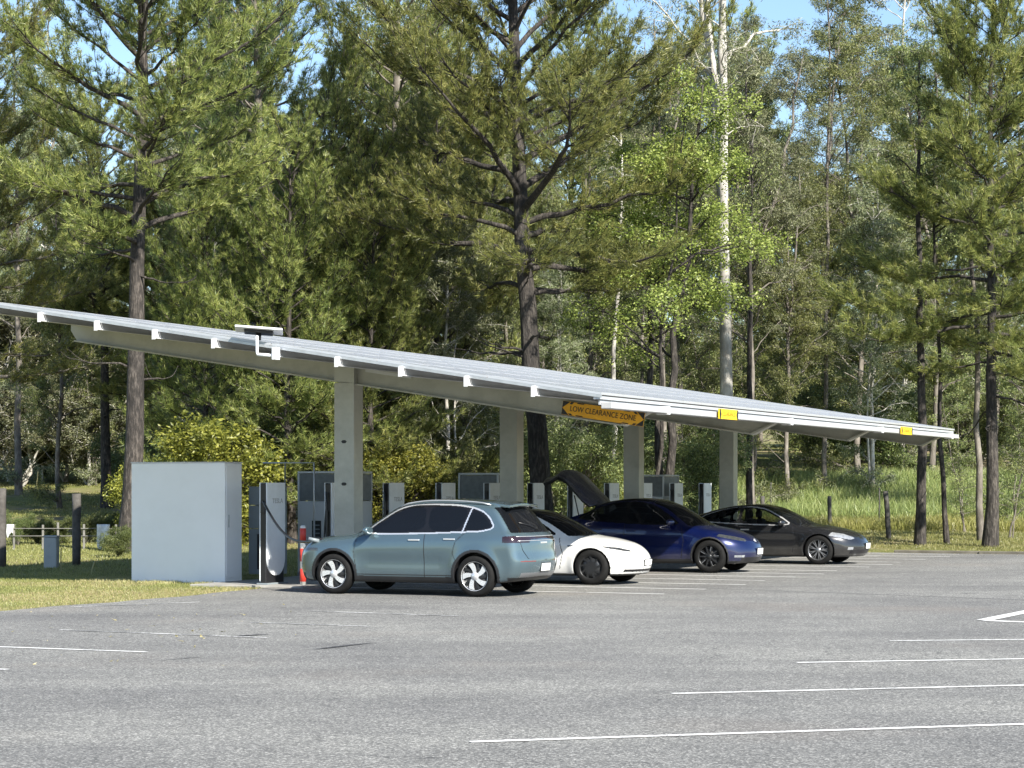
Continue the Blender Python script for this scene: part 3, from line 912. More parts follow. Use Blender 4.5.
def pip(px_, py_, poly):
    inside = np.zeros(px_.shape, bool); n = len(poly)
    for i in range(n):
        x1, y1 = poly[i]; x2, y2 = poly[(i+1) % n]
        c = ((y1 > py_) != (y2 > py_)) & (px_ < (x2-x1)*(py_-y1)/((y2-y1) or 1e-9)+x1)
        inside ^= c
    return inside
def pdist(px_, py_, poly, closed=True):
    d = np.full(px_.shape, 9.0); n = len(poly)
    for i in range(n if closed else n-1):
        x1, y1 = poly[i]; x2, y2 = poly[(i+1) % n]
        L = max((x2-x1)**2+(y2-y1)**2, 1e-9)
        t = np.clip(((px_-x1)*(x2-x1)+(py_-y1)*(y2-y1))/L, 0, 1)
        d = np.minimum(d, np.hypot(px_-x1-t*(x2-x1), py_-y1-t*(y2-y1)))
    return d
def rnd(poly, it=2):
    """round the corners of a polygon (Chaikin)"""
    for _ in range(it):
        q = []
        n = len(poly)
        for i in range(n):
            a, b = poly[i], poly[(i+1) % n]
            q.append((a[0]*.8+b[0]*.2, a[1]*.8+b[1]*.2)); q.append((a[0]*.2+b[0]*.8, a[1]*.2+b[1]*.8))
        poly = q
    return poly

def wheel(c, style, parent, x, y, side, seed=0):
    Rw = c['Rw']; wd = .235; s = side
    b = MB()
    Rr = c['Rr']
    prof = [(Rr-.03, -wd/2+.02), (Rr, -wd/2), (Rr+.02, -wd/2-.004), (Rw-.035, -wd/2+.002), (Rw-.012, -wd/2+.02), (Rw, -wd/2+.05), (Rw, -.05), (Rw-.006, -.046), (Rw-.006, -.036), (Rw, -.03),
            (Rw, .03), (Rw-.006, .036), (Rw-.006, .046), (Rw, .05), (Rw, wd/2-.05), (Rw-.012, wd/2-.02), (Rw-.035, wd/2-.002), (Rr+.02, wd/2+.004), (Rr, wd/2), (Rr-.03, wd/2-.02)]
    hub = MB(); hub.lathe([(0, -.02), (.17, -.02), (.17, .02), (.05, .03), (0, .03)], 24, 'y'); hub.lathe([(.0, -.06), (Rr-.04, -.06), (Rr-.04, -.05), (0, -.05)], 24, 'y')
    w = hub.build('wheel', M['hub_dark'], parent); w.location = (x, y, Rw)
    b.lathe(prof, 40, 'y'); b.build('tyre', M['rubber'], w)
    yo = s*(wd/2-.012)
    rb = MB()
    rb.lathe([(Rr-.035, -s*.09), (Rr-.03, yo-s*.03), (Rr-.016, yo+s*.004), (Rr+.004, yo+s*.008), (Rr+.008, yo-s*.004), (Rr, -s*.09)], 40, 'y')
    rim_m = {'swirl': 'rim_silver', 'cover': 'rim_dark', 'multi': 'rim_grey', 'ten': 'rim_dark'}[style]
    def spoke(a0, a1, w0, w1, r0, r1, mb, yy, th=.018, mi=0):
        n = 5; L = []; Rt = []
        for i in range(n+1):
            f = i/n; r = r0+(r1-r0)*f; a = a0+(a1-a0)*f; hw = (w0+(w1-w0)*f)/2
            L.append((r*math.cos(a)-hw*math.sin(a), r*math.sin(a)+hw*math.cos(a)))
            Rt.append((r*math.cos(a)+hw*math.sin(a), r*math.sin(a)-hw*math.cos(a)))
        mb.prism(L+Rt[::-1], 'y', yy-th/2, yy+th/2, mi)
    if style == 'swirl':
        rb.lathe([(0, yo-s*.02), (.075, yo-s*.02), (.065, yo), (0, yo+s*.002)], 20, 'y')
        for k in range(5):
            a = 2*math.pi*k/5+.3
            spoke(a, a-s*.38, .055, .105, .05, Rr-.02, rb, yo-s*.016)
        d = MB()
        d.lathe([(.0, yo-s*.035), (Rr-.03, yo-s*.035), (Rr-.03, yo-s*.045), (0, yo-s*.045)], 30, 'y')
        for k in range(5):
            a = 2*math.pi*(k+.42)/5+.3
            spoke(a, a-s*.30, .03, .05, .07, Rr-.02, d, yo-s*.024, .012)
        d.build('rim_inset', M['rim_dark'], w)
    elif style == 'cover':
        rb.lathe([(0, yo-s*.012), (.10, yo-s*.006), (Rr-.02, yo-s*.02), (Rr-.02, yo-s*.04), (0, yo-s*.04)], 36, 'y')
        for k in range(9): spoke(2*math.pi*k/9, 2*math.pi*k/9-s*.25, .02, .05, .10, Rr-.015, rb, yo-s*.010, .012)
    elif style == 'ten':
        rb.lathe([(0, yo-s*.02), (.06, yo-s*.02), (.055, yo), (0, yo)], 20, 'y')
        for k in range(10): spoke(2*math.pi*k/10, 2*math.pi*k/10, .035, .03, .04, Rr-.02, rb, yo-s*.016)
        n2 = MB()
        for k in range(5):
            a = 2*math.pi*k/5+.1
            spoke(a, a, .012, .012, Rr*.45, Rr-.03, n2, yo-s*.002, .006)
        n2.build('spoke_edge', M['rim_grey'], w)
    else:
        rb.lathe([(0, yo-s*.02), (.06, yo-s*.02), (.055, yo), (0, yo)], 20, 'y')
        for k in range(9):
            for q in (-.09, .09): spoke(2*math.pi*k/9+q*.4, 2*math.pi*k/9+q*1.4, .018, .016, .04, Rr-.02, rb, yo-s*.016)
    rb.build('rim', M[rim_m], w)
    return w

def build_car(c):
    Fn = car_field(c)
    h = c.get('h', .0145)
    v, Q, N = surface_net(Fn, (c['x0']-.08, -c['W']/2-.08, .10), (c['x1']+.08, c['W']/2+.08, c['H']+.08), h)
    cen = v[Q].mean(1); nn = N[Q].mean(1); nn /= np.maximum(np.linalg.norm(nn, axis=1, keepdims=True), 1e-9)
    x, y, z = cen.T; ya = np.abs(y)
    root = empty(c['name'], (0, 0, 0)); tag(root, c['label'], 'car')
    free = np.ones(len(Q), bool)
    groups = []
    mid = c['mid']
    def take(name, mat, mask, split=False, lab=None):
        nonlocal free
        m = mask & free
        if not m.any(): return
        free &= ~m
        if split:
            for s in (1, -1):
                ms = m & ((y > 0) if s > 0 else (y <= 0))
                if ms.any(): groups.append((name, mat, ms, lab))
        else: groups.append((name, mat, m, lab))
    P = c['paint']; ax = c['axles']; Ra = c['Ra']; Rw = c['Rw']
    rads = np.minimum(np.hypot(x-ax[0], z-Rw), np.hypot(x-ax[1], z-Rw))
    well = (rads < Ra+.006) & (ya < c['W']/2-.03) & (np.abs(nn[:,1]) < .5) | (rads < Ra-.01)
    for front in (False, True): take('wheel_well', 'black_plastic', well & ((x > mid) == front), True)
    take('underbody', 'dark_trim', (nn[:,2] < -.8) & (z < .45))
    if c.get('clad'):
        for front in (False, True): take('wheel_arch_trim', 'dark_trim', (rads < Ra+c['clad']) & (ya > .6) & (z < .9) & ((x > mid) == front), True)
    if c.get('sill'):
        take('sill_trim', 'dark_trim', (z < c['sill']) & (x > ax[0]+.3) & (x < ax[1]-.3), True)
    side = (np.abs(nn[:,1]) > .45) & (ya > .4)
    wins = c['windows']
    if 'trim_line' in c: take('window_trim', 'chrome', side & (pdist(x, z, c['trim_line'], False) < .014), True)
    for nm, poly in wins:
        pr = rnd(poly)
        take(nm, c['glass'], side & pip(x, z, pr), True)
    if c.get('win_trim'):
        m = np.zeros(len(Q), bool)
        outer = rnd(c['trim_poly'])
        m |= side & (pdist(x, z, outer) < c['win_trim'])
        take('window_trim', 'chrome', m & (z > .9), True)
        take('pillar_trim', 'gloss_black', side & pip(x, z, outer) & (z > .9), True)
    elif 'trim_poly' in c:
        take('pillar_trim', 'gloss_black', side & pip(x, z, rnd(c['trim_poly'])) & (z > .9), True)
    for nm, mat, test in c['panes']:
        take(nm, mat, test(x, y, z, ya, nn) & free)
    for nm, mat, test, sp in c['details']:
        take(nm, mat, test(x, y, z, ya, nn), sp)
    for poly, closed in c['seams']:
        take('panel_gap', 'black_plastic', (pdist(x, z, poly, closed) < h*.42) & side & (z > .3), True)
    for nm, poly in c['doors']:
        take(nm, P, side & pip(x, z, poly), True)
    for nm, test in c['lids']:
        take(nm, P, test(x, y, z, ya, nn))
    groups.append(('body', P, free, None))
    out = {}
    for name, mat, mask, lab in groups:
        f = Q[mask]; u, inv = np.unique(f, return_inverse=True)
        o = np_mesh(name, v[u], inv.reshape(f.shape), M[mat], root, True, normals=N[u])
        if lab: o['label'] = lab
        out.setdefault(name, []).append((o, 1 if v[u][:,1].mean() > 0 else -1))
    for side_ in (1, -1):
        for a in ax:
            wheel(c, c['wheel'], root, a, side_*(c['track']), side_)
    # seats, dashboard and floor seen through the glass
    for sx, sy in c['seats']:
        b = MB(); b.box(sx-.28, sx+.25, sy-.24, sy+.24, .38, .58, bev=.06); b.box(sx-.38, sx-.20, sy-.23, sy+.23, .50, 1.08, bev=.07); b.box(sx-.40, sx-.28, sy-.13, sy+.13, 1.10, 1.27, bev=.04)
        b.build('seat', M['seat'], root)
    b = MB(); b.box(ax[0]-.2, ax[1]-.35, -.62, .62, .30, .36); b.build('cabin_floor', M['seat'], root)
    b = MB(); b.box(c['dash']-.25, c['dash']+.25, -.62, .62, .70, .92, bev=.06); b.build('dashboard', M['seat'], root)
    # mirrors
    for s in (1, -1):
        mx, my, mz = c['mirror']
        b = MB(); bm = bmesh.new(); bmesh.ops.create_icosphere(bm, subdivisions=3, radius=1)
        for vv in bm.verts:
            p = vv.co; vv.co = Vector((mx + p.x*.10*(1-.25*p.y*s) - .02, s*(my+.10)+p.y*.13, mz + p.z*.075*(1+.15*p.y*s)))
            if vv.co.x < mx-.06: vv.co.x = mx-.06
        b.bm(bm, 0, True)
        mo = b.build('mirror', M[c.get('mirror_paint', P)], root)
        b = MB(); b.tube([(mx, s*(my-.03), mz-.05), (mx, s*(my+.04), mz-.02)], .03, 8); b.build('mirror_arm', M['black_plastic'], mo)
    # handles
    for hx, hz in c['handles']:
        for s in (1, -1):
            yy = surf_y(Fn, hx, hz)
            b = MB(); b.box(hx-.11, hx+.11, s*(yy-.004)-.012, s*(yy-.004)+.022*1, hz-.014, hz+.014, bev=.008)
            tgt = [o for nm in ('front_door', 'rear_door') for (o, sd) in out.get(nm, []) if sd == s]
            par = root
            for nm, poly in c['doors']:
                if pip(np.array([hx]), np.array([hz]), poly)[0]:
                    for o, sd in out.get(nm, []):
                        if sd == s: par = o
            b.build('handle', M[c['handle_m']], par)
    return root, out, Fn

def surf_y(F, x, z):
    ys = np.linspace(.3, 1.1, 400); f = F(np.full(400, x), ys, np.full(400, z))
    i = np.argmax(f > 0); return float(ys[max(i, 1)])
def place_plate(root, x, z, tilt, lab=None, rear=False, w=.37, h_=.13):
    b = MB(); b.box(-.006, .006, -w/2, w/2, -h_/2, h_/2, bev=.004)
    o = b.build('number_plate', M['plate'], root); o.location = (x, 0, z); o.rotation_euler = (0, tilt, 0)
    b = MB(); b.box(-.012, -.0065, -w/2-.015, w/2+.015, -h_/2-.015, h_/2+.015) if not rear else b.box(.0065, .012, -w/2-.015, w/2+.015, -h_/2-.015, h_/2+.015)
    b.build('plate_frame', M['black_plastic'], o)
    return o

# ---- teal crossover, seen from behind its left rear corner
def ex_extra(f, x, y, z, ya):
    sp = np.maximum(np.maximum(np.abs(x-.62)-.20, ya-.60), np.abs(z-(1.585+.13*(x-.5)-.045*ya*ya*2))-.024)
    return smin(f, sp, .03)
suv = dict(name='crossover', label='teal grey crossover parked nose in under the near end of the carport, charging', W=1.90, H=1.68, x0=0, x1=4.62, mid=2.2,
    top=[(-.3,1.50),(.3,1.575),(.7,1.625),(1.2,1.66),(1.8,1.67),(2.3,1.635),(2.6,1.56),(2.95,1.36),(3.3,1.155),(3.5,1.08),(4.0,1.025),(4.35,.95),(4.6,.84),(4.9,.6)],
    rear=[(.1,.28),(.25,.16),(.40,.05),(.60,.0),(.78,.03),(.95,.05),(1.05,.10),(1.12,.18),(1.25,.29),(1.5,.50),(1.6,.58),(1.8,.75)],
    front=[(.1,4.40),(.3,4.56),(.5,4.615),(.75,4.60),(.9,4.5),(1.1,4.3),(1.8,4.0)],
    section=[(.1,.80),(.25,.875),(.38,.915),(.60,.935),(.80,.943),(.93,.935),(1.04,.905),(1.10,.868),(1.3,.80),(1.5,.715),(1.62,.64),(1.8,.52)],
    plan=[(0,.93),(.4,.975),(.9,1.0),(3.6,1.0),(4.1,.975),(4.62,.90)],
    belt=[(0,1.14),(1.5,1.11),(3.2,1.06),(4.6,1.0)], belt0=1.10, bottom=[(0,.36),(.35,.26),(.8,.22),(3.9,.22),(4.62,.24)],
    bow_f=.18, bow_r=.10, crown=.05, nose_f=.34, nose_p=2.6, nose_r=.22, tail_p=2.6, k_top=.16, k_front=.14, k_rear=.10,
    axles=(.93, 3.68), Rw=.355, Rr=.262, Ra=.405, tw=.60, flare=.022, track=.835, wheel='swirl', clad=.052, sill=.33, paint='paint_teal', glass='glass_dark', extra=ex_extra, h=.0135,
    windows=[('front_door_window', [(1.92,1.105),(3.05,1.085),(2.80,1.27),(2.45,1.48),(2.2,1.545),(1.95,1.55)]),
             ('rear_door_window', [(1.24,1.135),(1.86,1.105),(1.88,1.55),(1.5,1.545),(1.12,1.51)]),
             ('quarter_window', [(.66,1.20),(.86,1.15),(1.17,1.135),(1.06,1.49),(.90,1.44),(.76,1.34)])],
    win_trim=.013, trim_line=[(1.21,1.10),(1.19,1.14),(1.07,1.53)], trim_poly=[(.60,1.18),(.86,1.12),(1.2,1.11),(1.9,1.08),(3.14,1.06),(2.85,1.28),(2.5,1.50),(2.22,1.575),(1.9,1.585),(1.4,1.575),(1.05,1.53),(.84,1.46),(.70,1.35)],
    panes=[('windscreen', 'glass_dark', lambda x,y,z,ya,n: (x > 2.35) & (x < 3.42) & (z > 1.08) & (n[:,2] > .35) & (n[:,0] > .2) & (ya < .80-.36*(z-1.05))),
           ('rear_window', 'glass_dark', lambda x,y,z,ya,n: (x < .80) & (z > 1.10) & (z < 1.535) & (n[:,0] < -.30) & (ya < .80-.27*(z-1.10)))],
    details=[('tail_lamp', 'tail_smoke', lambda x,y,z,ya,n: (x < .42) & (z > .965-.03*(ya>.5)) & (z < 1.035+.01*(ya>.5)) & (ya > .45) & ((n[:,0] < -.15) | (ya > .75)) & (x < .42), True),
             ('lamp_bar', 'tail_smoke', lambda x,y,z,ya,n: (x < .35) & (z > .99) & (z < 1.03) & (ya <= .45) & (n[:,0] < -.3), False),
             ('reflector', 'tail_red', lambda x,y,z,ya,n: (x < .3) & (z > .60) & (z < .625) & (ya > .38) & (ya < .78) & (n[:,0] < -.3), True),
             ('bumper_trim', 'dark_trim', lambda x,y,z,ya,n: (x < .35) & (z < .335) | ((x > 4.3) & (z < .36)), False),
             ('skid_plate', 'rim_grey', lambda x,y,z,ya,n: (x < .30) & (z < .415) & (z > .335) & (ya < .72) & (n[:,0] < -.3), False),
             ('head_lamp', 'head_dark', lambda x,y,z,ya,n: (x > 4.0) & (z > .76) & (z < .81) & (ya > .50) & (n[:,0] > .1), True)],
    seams=[([(1.90,.33),(1.90,1.08)], False), ([(1.13,1.1),(1.30,.95),(1.36,.75),(1.30,.62)], False), ([(3.22,1.05),(3.28,.75),(3.22,.36)], False), ([(3.28,.36),(1.36,.36)], False)],
    doors=[('front_door', [(1.90,.36),(3.22,.36),(3.28,.75),(3.2,1.07),(1.90,1.09)]), ('rear_door', [(1.36,.36),(1.90,.36),(1.90,1.09),(1.13,1.13),(1.30,.95),(1.38,.75),(1.33,.5)])],
    lids=[('tailgate', lambda x,y,z,ya,n: (x < .62) & (z > .62) & (ya < .72) & (n[:,0] < -.2)),
          ('bonnet', lambda x,y,z,ya,n: (x > 3.45) & (x < 4.4) & (n[:,2] > .6) & (ya < .74))],
    seats=[(2.35,.38),(2.35,-.38),(1.4,.38),(1.4,-.38)], dash=3.05, mirror=(2.98,.90,1.12), handles=[(2.10,.965),(1.42,.985)], handle_m='chrome')
ev1, out1, F1 = build_car(suv)
# roof rails, seam round the tailgate, wiper, plate, badge
for s in (1, -1):
    b = MB(); pts = []
    for k in range(12):
        xx = .75+1.75*k/11
        lift = .035*math.sin(math.pi*min(1, max(0, k/11)))**.4
        zz = float(lut(suv['top'])(xx))-.065
        pts.append((xx, s*(.655), zz+lift+.01))
    b.tube(pts, .013, 8); b.build('roof_rail', M['galv'], ev1)
def surf_x_rear(F, y, z):
    q = np.linspace(-.2, 1.5, 900); f = F(q, np.full(900, y), np.full(900, z)); return float(q[np.argmax(f < 0)])
def surf_x_front(F, y, z, hi=5.3):
    q = np.linspace(hi, hi-1.6, 900); f = F(q, np.full(900, y), np.full(900, z)); return float(q[np.argmax(f < 0)])
ch = MB()
for zz_ in (.965, 1.038):
    ch = MB(); ch.tube([(surf_x_rear(F1, yy, zz_)-.003, yy, zz_) for yy in np.linspace(-.78, .78, 25)], .006, 5); ch.build('lamp_trim', M['chrome'], ev1)
place_plate(ev1, surf_x_rear(F1, 0, .50)-.012, .50, R(-8), rear=True)
gap = MB()
pts = [(surf_x_rear(F1, yy, zz)-.003, yy, zz) for yy, zz in [(.70,1.10),(.74,.95),(.70,.80),(.60,.66),(.0,.63),(-.60,.66),(-.70,.80),(-.74,.95),(-.70,1.10)]]
gap.tube(pts, .005, 5); gap.build('tailgate_gap', M['black_plastic'], ev1)
w_ = MB(); w_.tube([(surf_x_rear(F1, -.05, 1.15)-.02, -.05, 1.15), (surf_x_rear(F1, .15, 1.22)-.02, .15, 1.22), (surf_x_rear(F1, .45, 1.27)-.02, .45, 1.27)], .009, 5)
w_.build('wiper', M['black_plastic'], ev1)
bd = MB(); bd.box(-.006, .006, -.13, .13, -.016, .016, bev=.003); o = bd.build('badge_strip', M['chrome'], ev1); o.location = (surf_x_rear(F1, 0, .93)-.004, 0, .925)
fx = MB(); fx.box(3.62, 3.82, .925, .95, .86, .98, bev=.01)
# charging plug at the left front wing
plx = 4.05; ply = surf_y(F1, plx, .92)
pg = MB(); pg.box(plx-.09, plx+.09, ply-.06, ply-.012, .86, .98, bev=.02); pg.build('charge_socket', M['black_plastic'], ev1)

# ---- white saloon
wht = dict(name='saloon', label='white saloon with dark wheel covers, its front just out of the carport shade', W=1.86, H=1.45, x0=0, x1=4.73, mid=2.3,
    top=[(-.3,.80),(.0,.98),(.35,1.06),(.8,1.16),(1.3,1.33),(1.8,1.425),(2.2,1.445),(2.6,1.40),(3.0,1.25),(3.4,1.05),(3.62,.95),(4.0,.885),(4.35,.80),(4.6,.69),(4.9,.42)],
    rear=[(.1,.3),(.3,.08),(.5,.0),(.8,.03),(1.0,.02),(1.6,.1)],
    front=[(.1,4.55),(.22,4.66),(.38,4.72),(.55,4.70),(.70,4.62),(.9,4.4),(1.6,4.2)],
    section=[(.1,.80),(.25,.87),(.4,.905),(.60,.922),(.75,.925),(.86,.905),(.93,.865),(1.1,.775),(1.3,.65),(1.42,.55),(1.6,.4)],
    plan=[(0,.90),(.5,.965),(1.0,1.0),(3.7,1.0),(4.2,.97),(4.73,.86)],
    belt=[(0,.98),(1.5,.95),(3.2,.90),(4.7,.85)], belt0=.93, bottom=[(0,.28),(.5,.18),(4.2,.17),(4.73,.19)],
    bow_f=.24, bow_r=.15, crown=.055, nose_f=.50, nose_p=2.4, nose_r=.3, tail_p=2.4, k_top=.17, k_front=.16, k_rear=.14,
    axles=(1.01, 3.885), Rw=.338, Rr=.235, Ra=.372, tw=.60, flare=.028, track=.815, wheel='cover', paint='paint_white', glass='glass_dark', h=.0145, sill=.21,
    windows=[('front_door_window', [(1.95,.965),(3.10,.935),(2.85,1.10),(2.45,1.29),(2.2,1.345),(1.98,1.35)]),
             ('rear_door_window', [(.98,1.02),(1.88,.965),(1.90,1.35),(1.55,1.30),(1.2,1.18)])],
    trim_poly=[(.85,1.01),(1.9,.945),(3.22,.915),(2.9,1.12),(2.5,1.31),(2.2,1.37),(1.9,1.375),(1.5,1.32),(1.1,1.19)],
    panes=[('windscreen', 'glass_dark', lambda x,y,z,ya,n: (x > 2.35) & (x < 3.62) & (z > .93) & (n[:,2] > .35) & (n[:,0] > .12) & (ya < .77-.45*(z-.92))),
           ('glass_roof', 'glass_dark', lambda x,y,z,ya,n: (x > 1.1) & (x < 2.33) & (z > 1.25) & (n[:,2] > .6) & (ya < .50)),
           ('rear_window', 'glass_dark', lambda x,y,z,ya,n: (x < 1.08) & (x > .4) & (n[:,2] > .6) & (ya < .55))],
    details=[('head_lamp', 'head_dark', lambda x,y,z,ya,n: pip(x, z, [(4.08,.725),(4.60,.615),(4.63,.63),(4.35,.715),(4.10,.745)]) & (ya > .44) & (n[:,0] > -.05), True),
             ('lower_grille', 'black_plastic', lambda x,y,z,ya,n: (x > 4.2) & (z > .245) & (z < .30) & (ya < .66) & (n[:,0] > .3), False),
             ('bumper_trim', 'dark_trim', lambda x,y,z,ya,n: (x > 4.1) & (z < .21), False),
             ('side_marker', 'head_dark', lambda x,y,z,ya,n: pip(x, z, [(3.42,.72),(3.52,.745),(3.52,.765),(3.40,.755)]) & (ya > .7), True)],
    seams=[([(1.90,.25),(1.92,.94)], False), ([(3.22,.90),(3.30,.6),(3.22,.25)], False), ([(3.22,.25),(1.4,.25)], False)],
    doors=[('front_door', [(1.90,.25),(3.22,.25),(3.30,.6),(3.22,.91),(1.92,.95)]), ('rear_door', [(1.38,.25),(1.90,.25),(1.92,.95),(1.1,.99),(1.35,.75)])],
    lids=[('bonnet', lambda x,y,z,ya,n: (x > 3.55) & (x < 4.5) & (n[:,2] > .5) & (ya < .70-.1*(x-3.5)))],
    seats=[(2.35,.38),(2.35,-.38),(1.4,.38),(1.4,-.38)], dash=3.0, mirror=(2.98,.86,.98), handles=[(2.08,.80),(1.3,.83)], handle_m='paint_white')
ev2, out2, F2 = build_car(wht)
xw = surf_x_front(F2, 0, .42); place_plate(ev2, xw+.014, .42, R(6), w=.37, h_=.105)
b = MB(); b.box(-.004, .004, -.035, .035, -.04, .04, bev=.003); o = b.build('badge', M['chrome'], ev2); o.location = (surf_x_front(F2, 0, .62)+.004, 0, .62); o.rotation_euler.y = R(-35)

# ---- blue crossover with its tailgate up
blu = dict(name='crossover', label='dark blue crossover with raised tailgate, its bonnet catching the sun', W=1.92, H=1.63, x0=0, x1=4.76, mid=2.2,
    top=[(-.3,1.0),(.0,1.10),(.25,1.18),(.6,1.31),(1.0,1.46),(1.5,1.58),(2.0,1.625),(2.4,1.60),(2.8,1.49),(3.2,1.28),(3.5,1.10),(3.7,1.02),(4.1,.95),(4.4,.85),(4.65,.73),(4.9,.5)],
    rear=[(.1,.3),(.3,.08),(.5,.0),(.8,.04),(1.0,.02),(1.15,.06),(1.8,.5)],
    front=[(.1,4.58),(.25,4.69),(.42,4.75),(.6,4.73),(.78,4.64),(1.0,4.4),(1.7,4.2)],
    section=[(.1,.82),(.25,.895),(.4,.93),(.60,.948),(.80,.952),(.95,.935),(1.04,.885),(1.2,.81),(1.4,.71),(1.55,.61),(1.75,.45)],
    plan=[(0,.91),(.5,.965),(1.0,1.0),(3.7,1.0),(4.2,.97),(4.76,.87)],
    belt=[(0,1.10),(1.5,1.07),(3.2,1.01),(4.7,.95)], belt0=1.05, bottom=[(0,.30),(.5,.21),(4.2,.20),(4.76,.22)],
    bow_f=.24, bow_r=.15, crown=.055, nose_f=.46, nose_p=2.4, nose_r=.28, tail_p=2.4, k_top=.18, k_front=.16, k_rear=.13,
    axles=(1.0, 3.89), Rw=.358, Rr=.252, Ra=.398, tw=.60, flare=.024, track=.84, wheel='ten', clad=.03, paint='paint_blue', glass='glass_dark', h=.0155, sill=.30,
    windows=[('front_door_window', [(1.95,1.075),(3.12,1.045),(2.88,1.22),(2.5,1.45),(2.2,1.52),(1.98,1.53)]),
             ('rear_door_window', [(.85,1.16),(1.88,1.075),(1.90,1.53),(1.5,1.47),(1.1,1.33)])],
    trim_poly=[(.70,1.15),(1.9,1.055),(3.24,1.025),(2.95,1.24),(2.55,1.47),(2.2,1.545),(1.9,1.555),(1.4,1.48),(1.0,1.33)],
    panes=[('windscreen', 'glass_dark', lambda x,y,z,ya,n: (x > 2.5) & (x < 3.70) & (z > 1.02) & (n[:,2] > .35) & (n[:,0] > .15) & (ya < .80-.45*(z-1.0))),
           ('glass_roof', 'glass_dark', lambda x,y,z,ya,n: (x > 1.3) & (x < 2.48) & (z > 1.4) & (n[:,2] > .6) & (ya < .55))],
    details=[('head_lamp', 'head_dark', lambda x,y,z,ya,n: pip(x, z, [(4.05,.80),(4.56,.685),(4.64,.71),(4.35,.80),(4.08,.85)]) & (ya > .42) & (n[:,0] > -.05), True),
             ('fog_lamp', 'head_lamp', lambda x,y,z,ya,n: (x > 4.2) & (z > .34) & (z < .39) & (ya > .60) & (ya < .80) & (n[:,0] > .2), True),
             ('lower_grille', 'black_plastic', lambda x,y,z,ya,n: (x > 4.2) & (z > .25) & (z < .34) & (ya < .66) & (n[:,0] > .3), False),
             ('bumper_trim', 'dark_trim', lambda x,y,z,ya,n: ((x > 4.1) | (x < .6)) & (z < .26), False)],
    seams=[([(1.90,.32),(1.92,1.05)], False), ([(3.24,1.0),(3.30,.7),(3.24,.32)], False)],
    doors=[('front_door', [(1.90,.32),(3.24,.32),(3.30,.7),(3.24,1.02),(1.92,1.055)]), ('rear_door', [(1.40,.32),(1.90,.32),(1.92,1.055),(1.1,1.11),(1.36,.8)])],
    lids=[('tailgate', lambda x,y,z,ya,n: (x < 1.12) & (z > .60) & (ya < .76) & ((n[:,2] > .5) | (n[:,0] < -.45))),
          ('bonnet', lambda x,y,z,ya,n: (x > 3.62) & (x < 4.5) & (n[:,2] > .5) & (ya < .72-.1*(x-3.6)))],
    seats=[(2.35,.38),(2.35,-.38),(1.45,.38),(1.45,-.38)], dash=3.0, mirror=(3.02,.89,1.10), handles=[(2.08,.90),(1.3,.93)], handle_m='paint_blue', mirror_paint='paint_blue')
ev3, out3, F3 = build_car(blu)
place_plate(ev3, surf_x_front(F3, 0, .46)+.014, .46, R(4))
b = MB(); b.box(-.004, .004, -.035, .035, -.04, .04, bev=.003); o = b.build('badge', M['chrome'], ev3); o.location = (surf_x_front(F3, 0, .70)+.004, 0, .70); o.rotation_euler.y = R(-35)
tg = out3['tailgate'][0][0]
hinge = Vector((1.12, 0, 1.49))
me = tg.data
for vtx in me.vertices: vtx.co = vtx.co - hinge
tg.location = hinge; tg.rotation_euler = (0, R(64), 0)
tg.data.materials.append(M['dark_trim']); tg.data.materials.append(M['dark_trim'])
md = tg.modifiers.new('thick', 'SOLIDIFY'); md.thickness = .07; md.offset = -1; md.material_offset = 1; md.material_offset_rim = 1
tg['label'] = 'raised tailgate'
for s in (1, -1):
    b = MB(); b.tube([(.72, s*.62, 1.22), (.60, s*.60, 1.68)], .014, 6)
    b.build('tailgate_strut', M['black_plastic'], ev3)
b = MB(); b.box(.25, 1.2, -.55, .55, .62, .68, bev=.02); b.build('boot_floor', M['seat'], ev3)

